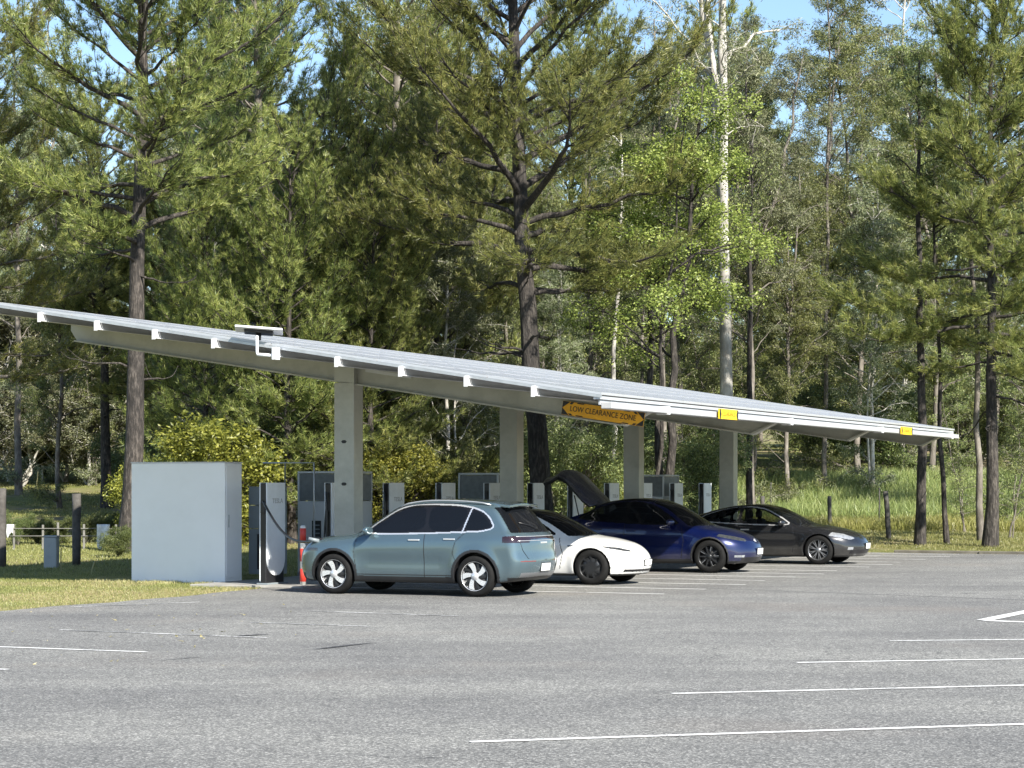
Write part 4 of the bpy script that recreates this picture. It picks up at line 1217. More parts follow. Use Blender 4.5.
# ---- charcoal liftback
blk = dict(name='saloon', label='charcoal black fastback saloon, farthest of the parked cars', W=1.96, H=1.45, x0=0, x1=4.98, mid=2.4,
    top=[(-.3,.85),(.0,1.02),(.35,1.09),(.8,1.19),(1.3,1.33),(1.8,1.415),(2.3,1.44),(2.75,1.37),(3.2,1.18),(3.5,1.03),(3.7,.96),(4.1,.91),(4.5,.82),(4.8,.70),(5.1,.5)],
    rear=[(.1,.3),(.3,.08),(.5,.0),(.8,.03),(1.0,.0),(1.6,.1)],
    front=[(.1,4.80),(.25,4.91),(.42,4.97),(.60,4.95),(.75,4.85),(1.0,4.6),(1.6,4.4)],
    section=[(.1,.84),(.25,.915),(.4,.95),(.60,.968),(.77,.972),(.88,.95),(.95,.90),(1.1,.80),(1.3,.67),(1.42,.57),(1.6,.42)],
    plan=[(0,.90),(.5,.965),(1.0,1.0),(3.9,1.0),(4.4,.97),(4.98,.86)],
    belt=[(0,1.0),(1.5,.97),(3.2,.92),(4.9,.87)], belt0=.95, bottom=[(0,.28),(.5,.19),(4.4,.18),(4.98,.20)],
    bow_f=.26, bow_r=.15, crown=.06, nose_f=.52, nose_p=2.4, nose_r=.3, tail_p=2.4, k_top=.17, k_front=.16, k_rear=.14,
    axles=(1.04, 4.0), Rw=.352, Rr=.255, Ra=.385, tw=.62, flare=.030, track=.855, wheel='multi', paint='paint_black', glass='glass_clear', h=.0165, sill=.22,
    windows=[('front_door_window', [(2.02,.985),(3.20,.955),(2.95,1.12),(2.55,1.30),(2.25,1.35),(2.05,1.355)]),
             ('rear_door_window', [(1.25,1.02),(1.95,.985),(1.97,1.355),(1.6,1.30),(1.35,1.21)]),
             ('quarter_window', [(.92,1.04),(1.19,1.025),(1.27,1.17)])],
    win_trim=.012, trim_poly=[(.80,1.03),(1.9,.965),(3.34,.93),(3.0,1.14),(2.6,1.33),(2.25,1.38),(1.95,1.385),(1.55,1.33),(1.15,1.20)],
    panes=[('windscreen', 'glass_dark', lambda x,y,z,ya,n: (x > 2.55) & (x < 3.70) & (z > .95) & (n[:,2] > .35) & (n[:,0] > .12) & (ya < .80-.45*(z-.94))),
           ('glass_roof', 'glass_dark', lambda x,y,z,ya,n: (x > 1.5) & (x < 2.53) & (z > 1.3) & (n[:,2] > .6) & (ya < .52)),
           ('rear_window', 'glass_dark', lambda x,y,z,ya,n: (x < 1.45) & (x > .4) & (n[:,2] > .6) & (ya < .56))],
    details=[('head_lamp', 'head_lamp', lambda x,y,z,ya,n: pip(x, z, [(4.25,.70),(4.72,.60),(4.80,.635),(4.55,.735),(4.30,.78)]) & (ya > .50) & (n[:,0] > -.05), True),
             ('fog_lamp', 'head_lamp', lambda x,y,z,ya,n: (x > 4.4) & (z > .36) & (z < .42) & (ya > .64) & (ya < .76) & (n[:,0] > .2), True),
             ('lower_grille', 'black_plastic', lambda x,y,z,ya,n: (x > 4.4) & (z > .26) & (z < .36) & (ya < .70) & (n[:,0] > .3), False),
             ('bumper_trim', 'dark_trim', lambda x,y,z,ya,n: (x > 4.3) & (z < .22), False)],
    seams=[([(1.98,.28),(2.0,.95)], False), ([(3.34,.92),(3.42,.6),(3.34,.28)], False)],
    doors=[('front_door', [(1.98,.28),(3.34,.28),(3.42,.6),(3.34,.93),(2.0,.965)]), ('rear_door', [(1.42,.28),(1.98,.28),(2.0,.965),(1.2,1.0),(1.4,.75)])],
    lids=[('bonnet', lambda x,y,z,ya,n: (x > 3.65) & (x < 4.6) & (n[:,2] > .5) & (ya < .74-.1*(x-3.6)))],
    seats=[(2.45,.38),(2.45,-.38),(1.5,.38),(1.5,-.38)], dash=3.1, mirror=(3.10,.90,1.0), handles=[(2.16,.83),(1.55,.86)], handle_m='chrome', mirror_paint='paint_black')
ev4, out4, F4 = build_car(blk)
place_plate(ev4, surf_x_front(F4, 0, .44)+.014, .44, R(4))

def park(root, axle_x, near_y_sign, X, Y, heading, z=.014):
    """put the near wheel (local axle_x, near side) over the ground point X, Y"""
    root.rotation_euler.z = heading
    ch, sh = math.cos(heading), math.sin(heading)
    lx, ly = axle_x, near_y_sign*.84
    root.location = (X-(lx*ch-ly*sh), Y-(lx*sh+ly*ch), z)
H_in = math.pi+ROT
def gp_(x, y): p = px(x, y); return p[0], p[1]
park(ev1, .93, 1, *gp_(477, 597.6), H_in - R(1.0))
park(ev2, 3.885, -1, *gp_(592, 585.5), ROT)
park(ev3, 3.89, -1, *gp_(710.5, 573.5), ROT)
park(ev4, 4.0, -1, *gp_(819.5, 565), ROT)

# charging cable from the nearest post to the teal car
bpy.context.view_layer.update()
a = Vector(TR(-1.40, -.80, 1.62)); e = ev1.matrix_world @ Vector((plx, ply, .92))
b = MB(); pts = []
for k in range(25):
    f = k/24
    p = a.lerp(e, f); p.z -= .34*math.sin(math.pi*f)*(1-.25*f) ; p.y -= .12*math.sin(math.pi*f)
    pts.append(p)
b.tube(pts, .024, 8)
o = b.build('charging_cable', M['black_plastic']); tag(o, 'black charging cable hanging from the nearest post to the teal car bonnet', 'cable')
b = MB(); b.tube([e-Vector((.16, .03, -.05)), e+Vector((.02, 0, 0))], [.03, .042], 10); b.build('plug', M['cabinet_grey'], o)
# ------------------------------------------------------------------ vegetation
def unit(a): return a/np.maximum(np.linalg.norm(a, axis=-1, keepdims=True), 1e-9)
def leaf_tris(rng, P, D, k, ln, wd, spread, jit):
    """needle tufts: k thin triangles at every point, along D"""
    n = len(P)
    P = np.repeat(P, k, 0) + rng.normal(0, jit, (n*k, 3)); D = np.repeat(D, k, 0)
    d = unit(D + rng.normal(0, spread, (n*k, 3)))
    s = unit(np.cross(d, rng.normal(0, 1, (n*k, 3))))*(wd*rng.uniform(.6, 1.3, (n*k, 1)))/2
    L = ln*rng.uniform(.6, 1.25, (n*k, 1))
    v = np.stack([P-s, P+s, P+d*L], 1).reshape(-1, 3)
    return v, np.arange(n*k*3).reshape(-1, 3)
def leaf_quads(rng, P, k, rad, ln, wd, droop, flat=.0):
    n = len(P)
    off = unit(rng.normal(0, 1, (n*k, 3)))*rad*rng.uniform(.15, 1, (n*k, 1))**.6
    off[:, 2] *= .75
    P = np.repeat(P, k, 0) + off
    d = rng.normal(0, 1, (n*k, 3)); d[:, 2] = d[:, 2]*.6 - droop; d = unit(d)
    s = unit(np.cross(d, rng.normal(0, 1, (n*k, 3)) + np.array([0, 0, flat])))
    L = ln*rng.uniform(.6, 1.3, (n*k, 1)); W = wd*rng.uniform(.7, 1.2, (n*k, 1))/2
    nrm = np.cross(d, s)
    v = np.stack([P, P+d*L*.45+s*W, P+d*L+nrm*L*.08, P+d*L*.45-s*W], 1).reshape(-1, 3)
    return v, np.arange(n*k*4).reshape(-1, 4)
class Tubes:
    def __init__(s): s.v = []; s.f = []; s.n = 0
    def add(s, pts, rad, k=6):
        pts = np.asarray(pts, float); n = len(pts); rad = np.asarray(rad, float)
        d = unit(np.gradient(pts, axis=0))
        ref = np.where(np.abs(d[:, 2:3]) < .8, np.array([[0, 0, 1.]]), np.array([[1., 0, 0]])) if abs(d[0, 2]) < .8 else np.tile(np.array([[1., 0, 0]]), (n, 1))
        a = unit(np.cross(d, ref)); b = np.cross(a, d)
        for i in range(1, n):      # keep the frame from flipping
            if a[i] @ a[i-1] < 0: a[i] *= -1; b[i] *= -1
        t = 2*np.pi*np.arange(k)/k
        ring = pts[:, None] + (a[:, None]*np.cos(t)[None, :, None] + b[:, None]*np.sin(t)[None, :, None])*rad[:, None, None]
        i = np.arange(n-1)[:, None]*k; j = np.arange(k)[None]
        q = np.stack([i+j, i+(j+1) % k, i+k+(j+1) % k, i+k+j], -1).reshape(-1, 4) + s.n
        s.v.append(ring.reshape(-1, 3)); s.f.append(q); s.n += n*k
    def data(s): return np.concatenate(s.v), np.concatenate(s.f)
def lerp_path(pts, f):
    pts = np.asarray(pts); x = f*(len(pts)-1); i = min(int(x), len(pts)-2); t = x-i
    return pts[i]*(1-t)+pts[i+1]*t
def trunk_path(rng, H, lean=(0, 0), wob=.15, n=12):
    z = np.linspace(0, 1, n)
    x = lean[0]*z + wob*np.cumsum(rng.normal(0, .25, n))*(z > 0)
    y = lean[1]*z + wob*np.cumsum(rng.normal(0, .25, n))*(z > 0)
    x -= x[0]; y -= y[0]
    return np.stack([x, y, z*H-.0*H], 1)
def trunk_radii(r, n, flare=1.35):
    z = np.linspace(0, 1, n); a = r*(1-.82*z); a[0] *= flare
    return a

def gen_pine(seed, H, r, h0, Lmax, nb, conic=.6, up=.25, k=10, tuft=.15, lean=(0, 0), wob=.15, dead=5, ln=.27, wd=.020):
    rng = np.random.default_rng(seed)
    tp = trunk_path(rng, H, lean, wob, 14); T = Tubes(); T.add(tp, trunk_radii(r, 14), 10)
    P = []; D = []
    az = rng.uniform(0, 6.28)
    for b in range(nb+dead):
        isdead = b >= nb
        f = (h0 + (H*.985-h0)*((b+.5*rng.random())/nb)**.9)/H if not isdead else rng.uniform(h0*.55, h0*1.15)/H
        az += 2.4 + rng.normal(0, .35)
        rel = np.clip((f*H-h0)/(H-h0), 0, 1)
        L = Lmax*((1-rel)**conic*.92+.10)*(.55+.45*min(1, rel*6+.4))*rng.uniform(.7, 1.15)
        if isdead: L = Lmax*rng.uniform(.25, .6)
        base = lerp_path(tp, min(f, .995))
        s = np.linspace(0, 1, 8)
        dirh = np.array([math.cos(az), math.sin(az)])
        sl = up + .9*rel + rng.normal(0, .12)
        pts = np.zeros((8, 3)); 
        side = np.array([-dirh[1], dirh[0]])*rng.normal(0, .18)
        pts[:, :2] = base[:2] + dirh*L*s[:, None] + side*L*(s**2)[:, None]
        pts[:, 2] = base[2] + L*(sl*s - .38*s**2*(1-rel) + .22*s**4)
        pts[1:-1] += rng.normal(0, .03*L/3, (6, 3))
        br = max(.02, r*.32*(L/Lmax)*(1.1-.5*rel))
        T.add(pts, br*(1-.85*s)+.005, 5)
        nt = 2 if isdead else int(5+L*4.2)
        for q in range(nt):
            g = rng.uniform(.28, 1.0) if q else 1.0
            p0 = lerp_path(pts, g); dd = unit(lerp_path(pts, min(1, g+.05))-lerp_path(pts, g-.06))
            ang = rng.choice([-1, 1])*rng.uniform(.35, 1.2)*(g < .98)
            ca, sa = math.cos(ang), math.sin(ang)
            d2 = unit(np.array([dd[0]*ca-dd[1]*sa, dd[0]*sa+dd[1]*ca, dd[2]+rng.uniform(-.05, .45)]))
            l2 = L*.34*rng.uniform(.5, 1.2)*(1.25-g*.5)+.25
            m = 5; u = np.linspace(0, 1, m)
            tw = p0 + d2*l2*u[:, None]; tw[:, 2] += l2*.18*u**2 - l2*.10*np.sin(u*3.1)
            T.add(tw, .014*(1-.7*u)+.004, 3)
            if isdead: continue
            nn = max(3, int(l2/tuft*1.15))
            for w in range(nn):
                uu = .22+.80*(w+rng.random())/nn; uu = min(uu, 1)
                pp = lerp_path(tw, uu); 
                dv = unit(d2 + np.array([0, 0, .35]) + rng.normal(0, .35, 3))
                P.append(pp + rng.normal(0, .07, 3)); D.append(dv)
    P = np.array(P); D = np.array(D)
    return T.data(), leaf_tris(rng, P, D, k, ln, wd, .55, .03)

def gen_gum(seed, H, r, h0, nb, spread, k=22, forks=0, lean=(0, 0), wob=.3, ln=.15, wd=.034, crad=.34, droop=.9, dens=1.0, trunks=1, fork_h=.5, lowb=0):
    rng = np.random.default_rng(seed)
    T = Tubes(); stems = []
    for q in range(trunks):
        l2 = (lean[0] + rng.normal(0, 1.2)*(trunks > 1), lean[1] + rng.normal(0, 1.0)*(trunks > 1))
        tp = trunk_path(rng, H*rng.uniform(.8, 1) if q else H, l2, wob, 14)
        tp[:, :2] += rng.normal(0, .12, 2)*(trunks > 1)
        T.add(tp, trunk_radii(r*(rng.uniform(.5, .9) if q else 1), 14, 1.2), 9); stems.append((tp, r))
    for q in range(forks):
        f = fork_h*rng.uniform(.9, 1.15)
        p0 = lerp_path(stems[0][0], f); az = rng.uniform(0, 6.28)*.3 + (0 if q % 2 else math.pi)
        Ht = H - p0[2]; s = np.linspace(0, 1, 10)
        o = np.array([math.cos(az), math.sin(az)])*rng.uniform(.10, .22)*Ht
        pts = np.zeros((10, 3)); pts[:, :2] = p0[:2] + o*(s**.8)[:, None]; pts[:, 2] = p0[2] + Ht*s*rng.uniform(.85, 1)
        pts[1:-1, :2] += rng.normal(0, .08, (8, 2))
        T.add(pts, r*.55*(1-.8*s)+.01, 7); stems.append((pts, r*.6))
    P = []
    az = rng.uniform(0, 6.28)
    for b in range(nb+lowb):
        st, rr = stems[rng.integers(len(stems))]
        Ht = st[-1, 2]; z0 = max(h0, st[0, 2]+.3)
        f = rng.uniform(0, 1)**.85 if b < nb else -rng.uniform(0, .6)
        zz = z0 + (Ht*.98-z0)*f
        ff = np.clip((zz-st[0, 2])/(Ht-st[0, 2]), 0.02, .99)
        base = lerp_path(st, ff); az += 2.4+rng.normal(0, .5)
        rel = np.clip(f, 0, 1)
        L = spread*(1-.65*rel**1.5)*rng.uniform(.45, 1.15)*(1 if b < nb else .55)
        s = np.linspace(0, 1, 8); dirh = np.array([math.cos(az), math.sin(az)])
        sl = rng.uniform(.45, 1.3)
        pts = np.zeros((8, 3)); pts[:, :2] = base[:2] + dirh*L*(s**.9)[:, None]
        pts[:, 2] = base[2] + L*(sl*s - .35*s**2.5)
        pts[1:] += rng.normal(0, .05*L/2, (7, 3))
        T.add(pts, max(.016, rr*.28*L/spread)*(1-.8*s)+.004, 5)
        nt = int(3+L*2.4*dens)
        for q in range(nt):
            g = rng.uniform(.35, 1.) if q else 1.
            p0 = lerp_path(pts, g); d2 = unit(rng.normal(0, 1, 3)*np.array([1, 1, .55]) + np.array([dirh[0]*.5, dirh[1]*.5, .25]))
            l2 = rng.uniform(.35, .95)*(.5+.2*L)
            u = np.linspace(0, 1, 4); tw = p0 + d2*l2*u[:, None]; tw[:, 2] -= .15*l2*u**2
            T.add(tw, .011*(1-.6*u)+.003, 3)
            for w in range(max(2, int(l2/.28))):
                P.append(lerp_path(tw, rng.uniform(.3, 1))+rng.normal(0, .10, 3))
    P = np.array(P)
    return T.data(), leaf_quads(rng, P, k, crad, ln, wd, droop)

def gen_bush(seed, rx, rz, n, k=20, ln=.12, wd=.06, crad=.28, droop=.2, stems=13):
    rng = np.random.default_rng(seed); T = Tubes(); P = []
    lobes = [(rng.uniform(-.8, .8, 2)*rx, rng.uniform(.25, .95)*rz, rng.uniform(.18, .42)) for _ in range(stems)]
    for (xy, zc, rr) in lobes:
        s = np.linspace(0, 1, 6); pts = np.zeros((6, 3)); pts[:, :2] = xy*(s**1.3)[:, None]*.9; pts[:, 2] = zc*1.1*s
        pts[1:] += rng.normal(0, .05, (5, 3)); T.add(pts, .035*(1-.7*s)+.006, 5)
        m = n//stems
        d = unit(rng.normal(0, 1, (m, 3)))*(rng.uniform(.25, 1, (m, 1))**.5)
        d *= 1+.25*np.sin(5*d[:, :1]+seed)*np.cos(4*d[:, 1:2])
        c = np.array([xy[0], xy[1], zc]) + d*np.array([rx*rr, rx*rr, rz*rr*.75])
        for e in range(8):
            q = c[rng.integers(m)]; u = np.linspace(0, 1, 4)[:, None]
            T.add(pts[3]*(1-u)+q*u, np.array([.014, .011, .008, .004]), 3)
        P.append(c)
    P = np.concatenate(P); P = P[P[:, 2] > .05]
    return T.data(), leaf_quads(rng, P, k, crad, ln, wd, droop)

LIB = {}
def lib(key, data, bark_m, leaf_m, tname='trunk'):
    (tv, tf), (lv, lf) = data
    def mesh(nm, v, f, mat, sm):
        o = np_mesh(nm, v, f, mat, None, sm); me = o.data; COL.objects.unlink(o); bpy.data.objects.remove(o); return me
    LIB[key] = (mesh(tname, tv, tf, M[bark_m], True), mesh('crown', lv, lf, M[leaf_m], False), tname)
def plant(key, name, X, Y, label, cat, group=None, rz=None, sc=1.0, scz=None, leaf=None, z=None):
    tm, cm, tn = LIB[key]
    rz = random.uniform(0, 6.28) if rz is None else rz
    e = empty(name, (X, Y, (float(ground(X, Y)) if z is None else z)-.05), rz, label, cat, group)
    e.scale = (sc, sc, scz or sc)
    link(bpy.data.objects.new(tn, tm), e)
    c = link(bpy.data.objects.new('crown', cm), e)
    if leaf:
        c.material_slots[0].link = 'OBJECT'; c.material_slots[0].material = M[leaf]
    return e

# hero trees
lib('pine_a', gen_pine(11, 21.5, .30, 8.6, 4.6, 64, .45, .30, 20, lean=(.5, 0), wd=.019, ln=.23), 'bark_pine', 'needle')
lib('pine_b', gen_pine(23, 23.5, .36, 7.5, 5.2, 72, .40, .28, 20, lean=(-1.3, .3), dead=9, wd=.019, ln=.23), 'bark_dark', 'needle')
lib('pine_c', gen_pine(37, 17.0, .21, 5.6, 4.6, 66, .75, .02, 22, lean=(-.1, 0), tuft=.11, wd=.019, ln=.23), 'bark_dark', 'needle')
lib('pine_d', gen_pine(41, 25, .26, 4.5, 4.4, 90, .55, .2, 15, wd=.021, ln=.24), 'bark_grey', 'needle_dark')
lib('pine_e', gen_pine(57, 15, .16, 1.2, 3.6, 84, .6, .25, 19, wd=.019, ln=.23), 'bark_pine', 'needle')
lib('gum_white', gen_gum(5, 27, .26, 13, 40, 3.2, forks=3, fork_h=.40, wob=.10, lean=(-.35, 0), k=22, dens=.9), 'bark_gum', 'gum')
lib('gum_a', gen_gum(61, 25, .20, 5, 110, 3.6, wob=.3, forks=2, lowb=14, k=34, wd=.038, ln=.15, crad=.27), 'bark_grey', 'gum')
lib('gum_b', gen_gum(67, 21, .15, 3, 110, 3.0, wob=.35, forks=1, lowb=20, k=34, wd=.038, ln=.15, crad=.27), 'bark_grey', 'gum_olive')
lib('gum_c', gen_gum(71, 17, .12, 2.0, 100, 2.8, wob=.4, trunks=2, lowb=10, k=34, wd=.038, ln=.15, crad=.27), 'bark_gum', 'gum')
lib('gum_d', gen_gum(73, 27, .13, 7, 90, 3.2, wob=.25, forks=1, k=32, wd=.036, crad=.27, lowb=10), 'bark_grey', 'gum_olive')
lib('lime_tree', gen_gum(79, 13.3, .15, 5.0, 56, 3.0, trunks=3, wob=.4, k=42, ln=.10, wd=.055, crad=.36, droop=.25), 'bark_dark', 'lime')
lib('sapling', gen_gum(83, 9, .06, .8, 50, 1.5, wob=.25, trunks=2, k=18, ln=.14, wd=.04, crad=.28), 'bark_grey', 'gum_olive')
lib('teatree', gen_gum(89, 7.5, .07, .6, 110, 2.2, wob=.5, trunks=4, k=30, ln=.13, wd=.05, crad=.28, droop=.1, dens=1.3), 'bark_gum', 'teatree')
lib('bush_a', gen_bush(91, 2.2, 3.2, 1100), 'bark_dark', 'bush', 'stem')
lib('bush_b', gen_bush(97, 1.6, 2.4, 800, ln=.10, wd=.05), 'bark_dark', 'yellow_leaf', 'stem')
lib('bush_c', gen_bush(101, 2.6, 4.6, 1300, ln=.14, wd=.045, droop=.6), 'bark_grey', 'gum_olive', 'stem')

plant('pine_a', 'pine_tree', atx(129, 64), 64, 'tall pine with a straight dark bare trunk behind the left half of the white enclosure', 'pine tree', rz=.4)
plant('pine_b', 'pine_tree', atx(543, 68), 68, 'big pine with thick dark leaning trunk between the second and third carport columns', 'pine tree', rz=0)
plant('pine_c', 'pine_tree', atx(990, 68), 68, 'pine with a straight dark trunk and tiered spreading branches at the right edge', 'pine tree', rz=1.1)
plant('gum_white', 'gum_tree', atx(727, 76), 76, 'tall gum with a bright white forked trunk above the fourth carport column', 'gum tree', rz=.1)
plant('lime_tree', 'broadleaf_tree', atx(656, 69), 69, 'dark stemmed tree with bright lime green leaves between the big pine and the white gum', 'tree', rz=.5, sc=1.06)
plant('gum_d', 'gum_tree', atx(825, 92), 92, 'slender pale gum standing between the white gum and the right hand pine', 'gum tree', rz=2.0, sc=.85)
plant('pine_d', 'pine_tree', atx(262, 82), 82, 'tall dark pine behind the antenna on the roof edge', 'pine tree', sc=1.0)
plant('pine_d', 'pine_tree', atx(395, 80), 80, 'tall pine behind the upper middle of the carport roof, left of the big leaning pine', 'pine tree', rz=2.5, leaf='needle')
plant('pine_e', 'pine_tree', atx(330, 76), 76, 'bushy young pine just above the first carport column', 'pine tree', rz=1, sc=1.0)
plant('pine_e', 'pine_tree', atx(440, 77), 77, 'bushy young pine above the roof, left of the big leaning pine trunk', 'pine tree', rz=3, sc=.95)
plant('pine_d', 'pine_tree', atx(-50, 74), 74, 'tall pine filling the upper left corner of the photo', 'pine tree', rz=4.5, leaf='needle')
plant('gum_b', 'gum_tree', atx(60, 98), 98, 'leafy gum with dark trunk on the far left lawn', 'gum tree', rz=1.2, sc=.75)
plant('gum_b', 'gum_tree', atx(1036, 84), 84, 'leafy gum cut by the right picture edge', 'gum tree', rz=.2, sc=.9)
# thin dark trunks right of the sedan
def bare(x, Y, H, r, lean, lab, mat='bark_dark', k='bt'):
    rng = np.random.default_rng(int(x)); T = Tubes()
    key = 'bare%d' % int(x)
    d = gen_gum(int(x), H, r, H*.62, 15, 1.4, lean=lean, wob=.20, k=18, dens=.8)
    lib(key, d, mat, 'gum_olive')
    plant(key, 'gum_tree', atx(x, Y), Y, lab, 'gum tree', 'thin gums at the right end of the carport', rz=0)
bare(920, 69, 15, .17, (.15, 0), 'dark stout trunked gum behind the low far corner of the carport')
bare(947, 70, 14, .09, (-.3, 0), 'thin pale stemmed gum right of the far carport corner')
bare(981, 72, 16, .12, (-.35, 0), 'leaning grey trunked gum left of the tiered pine', 'bark_grey')
bare(748, 79, 14, .13, (.1, 0), 'reddish brown trunked gum right of the fourth carport column')
bare(614, 84, 17, .12, (.1, 0), 'pale thin trunked gum left of the third carport column', 'bark_gum')
bare(458, 84, 12, .10, (.6, 0), 'tan trunked gum behind the grey mesh cabinet', 'bark_grey')
# shrubs behind the chargers
for x, Y, key, sc, lab, leaf in [
    (350, 75, 'sapling', 1.15, 'light green young tree just right of the first column, above the roof', None),
    (480, 76, 'sapling', 1.1, 'light green young tree left of the second column', None),
    (18, 69, 'bush_c', .22, 'low tangled shrub behind the pale sack at the left edge', 'bush'),
    (38, 70, 'bush_a', .24, 'low dark shrub left of the grey service pillar, behind the rail fence', None),
    (62, 69.5, 'bush_a', .25, 'low dark shrub behind the thick grey timber post', None),
    (86, 70.5, 'bush_c', .20, 'low shrub between the timber post and the white cloth', 'bush'),
    (108, 71, 'bush_a', .27, 'low dark shrub behind the hanging white cloth', None),
    (205, 72, 'pine_e', .74, 'soft young pine behind the shrubs, just right of the bare pine trunk', None),
    (292, 70, 'pine_e', .86, 'soft light green pine above the antenna on the roof edge', None),
    (372, 71, 'pine_e', .80, 'soft light green pine above the first column', None),
    (447, 73, 'gum_c', .70, 'airy sunlit gum left of the second column, above the roof', None),
    (318, 72, 'gum_b', .52, 'small leafy gum right of the antenna, above the roof', None),
    (870, 92, 'gum_c', .85, 'bushy gum above the far right end of the roof', None),
    (790, 90, 'gum_b', .70, 'leafy gum right of the white gum, above the yellow plates', None),
    (300, 77, 'gum_c', .62, 'small sunlit gum above the roof, right of the antenna', None),
    (225, 78, 'gum_c', .66, 'small sunlit gum above the roof, left of the antenna', None),
    (208, 68, 'bush_b', 1.42, 'bright yellow green shrub behind the right part of the white enclosure', None),
    (160, 70, 'bush_b', .95, 'yellow green shrub behind the left part of the white enclosure', None),
    (255, 71, 'bush_a', 1.1, 'dark leafy shrub behind the nearest charging post', None),
    (386, 70, 'bush_b', 1.15, 'bright yellow green shrub just right of the first carport column', None),
    (330, 72, 'bush_b', .8, 'small yellow green shrub over the mesh topped cabinet', None),
    (425, 72, 'bush_c', .7, 'pale green shrub right of the yellow one, over the teal car roof', None),
    (121, 60, 'bush_a', .24, 'low dark shrub against the left side of the white enclosure', None),
    (560, 74, 'bush_c', .8, 'green shrub behind the raised tailgate', None),
    (600, 77, 'bush_b', .85, 'light green shrub left of the third carport column', None),
    (685, 78, 'bush_c', .8, 'green shrub between the third and fourth columns', None),
    (1010, 74, 'sapling', .6, 'dense young gum at the right edge beside the tiered pine', None),
    (965, 78, 'sapling', .55, 'thin leafy sapling left of the right hand pine', None)]:
    plant(key, 'shrub' if 'bush' in key else 'sapling' if key == 'sapling' else 'pine_tree' if 'pine' in key else 'gum_tree', atx(x, Y), Y, lab, 'shrub' if 'bush' in key else 'pine tree' if 'pine' in key else 'young tree' if key == 'sapling' else 'gum tree', None, sc=sc, leaf=leaf)

# the forest behind: individual trees in rows
rnd_ = random.Random(99)
zones = ['at the far left', 'behind the left of the carport', 'behind the middle of the carport', 'behind the right of the carport', 'at the far right']
def zone(x): return zones[int(max(0, min(4, x/1024*5)))]
kinds = ['pine_d', 'gum_a', 'gum_b', 'gum_c', 'gum_d', 'pine_a', 'gum_a', 'pine_e', 'gum_b', 'pine_c']
used_lab = {}
def fill(Y, step, y_j, choose, smin_, smax_, x_lo=-60, x_hi=1090, skip=None):
    x = x_lo + rnd_.uniform(0, 40)
    while x < x_hi:
        YY_ = Y + rnd_.uniform(-y_j, y_j)
        if not (skip and skip(x)):
            key = choose(x); sc = rnd_.uniform(smin_, smax_)
            kind = 'pine' if 'pine' in key else 'gum' if 'gum' in key else 'tea tree' if key == 'teatree' else 'sapling' if key == 'sapling' else 'shrub'
            nm = {'pine': 'pine_tree', 'gum': 'gum_tree', 'tea tree': 'tea_tree', 'sapling': 'sapling', 'shrub': 'shrub'}[kind]
            row = 'front row' if Y < 92 else 'middle' if Y < 115 else 'deep' 
            lab = {'pine': 'feathery pine', 'gum': 'grey green gum', 'tea tree': 'pale tea tree', 'sapling': 'thin leafy sapling', 'shrub': 'dark understorey shrub'}[kind]
            plant(key, nm, atx(x, YY_), YY_, '%s in the %s of the forest %s' % (lab, row, zone(x)), kind if kind in ('shrub', 'sapling') else kind + (' tree' if 'tree' not in kind else ''), '%ss of the forest %s, %s' % (kind, zone(x), row), sc=sc)
        x += step*F_PX/YY_*rnd_.uniform(.7, 1.3)
pick = lambda ks: (lambda x: rnd_.choice(ks))
fill(86, 3.7, 3, lambda x: rnd_.choice(['pine_d', 'pine_e', 'pine_a', 'pine_e'] if x < 520 else ['gum_a', 'gum_b', 'gum_c', 'gum_b', 'pine_e']), .62, .95, skip=lambda x: x < 190 or x > 760)
fill(98, 3.5, 4, lambda x: rnd_.choice(['pine_d', 'pine_a', 'gum_b', 'pine_c'] if x < 480 else ['gum_a', 'gum_b', 'gum_c', 'gum_d', 'gum_b']), .8, 1.0, skip=lambda x: x < 100)
fill(114, 4.2, 5, pick(kinds), .70, .95, skip=lambda x: x < 70 and rnd_.random() < .3)
fill(132, 4.8, 6, pick(kinds), .70, .98)
fill(152, 5.5, 8, pick(['gum_a', 'gum_b', 'pine_d', 'gum_c']), .75, 1.0)
fill(104, 3.4, 4, pick(['bush_a', 'bush_c', 'sapling', 'bush_c']), .8, 1.25, x_lo=130)
fill(92, 3.6, 3, pick(['bush_c', 'sapling', 'sapling', 'bush_a']), .6, .95, x_lo=150, x_hi=740)
fill(124, 3.4, 3, pick(['bush_a', 'bush_c', 'teatree', 'sapling']), .9, 1.4)
fill(142, 3.8, 4, pick(['bush_a', 'bush_c', 'bush_a']), 1.3, 1.9)
fill(165, 4.5, 4, pick(['bush_a', 'bush_c', 'pine_e', 'gum_c']), 1.7, 2.3)
fill(118, 3.0, 3, pick(['sapling', 'bush_c', 'pine_e']), .9, 1.3, x_lo=90)
fill(124, 3.0, 3, pick(['teatree']), 1.0, 1.5, x_lo=-50, x_hi=125)
for i, (x, Y, s) in enumerate([(20, 117, 1.35), (88, 118, 1.2), (-15, 116, 1.4)]):
    plant('teatree', 'tea_tree', atx(x, Y), Y, ['grey green tea tree with pale crooked limbs below the left roof end', 'smaller grey green tea tree left of the bare pine trunk', 'grey green tea tree cut by the left picture edge'][i], 'tea tree', None, sc=s, z=float(ground(atx(x, Y), Y))+0)

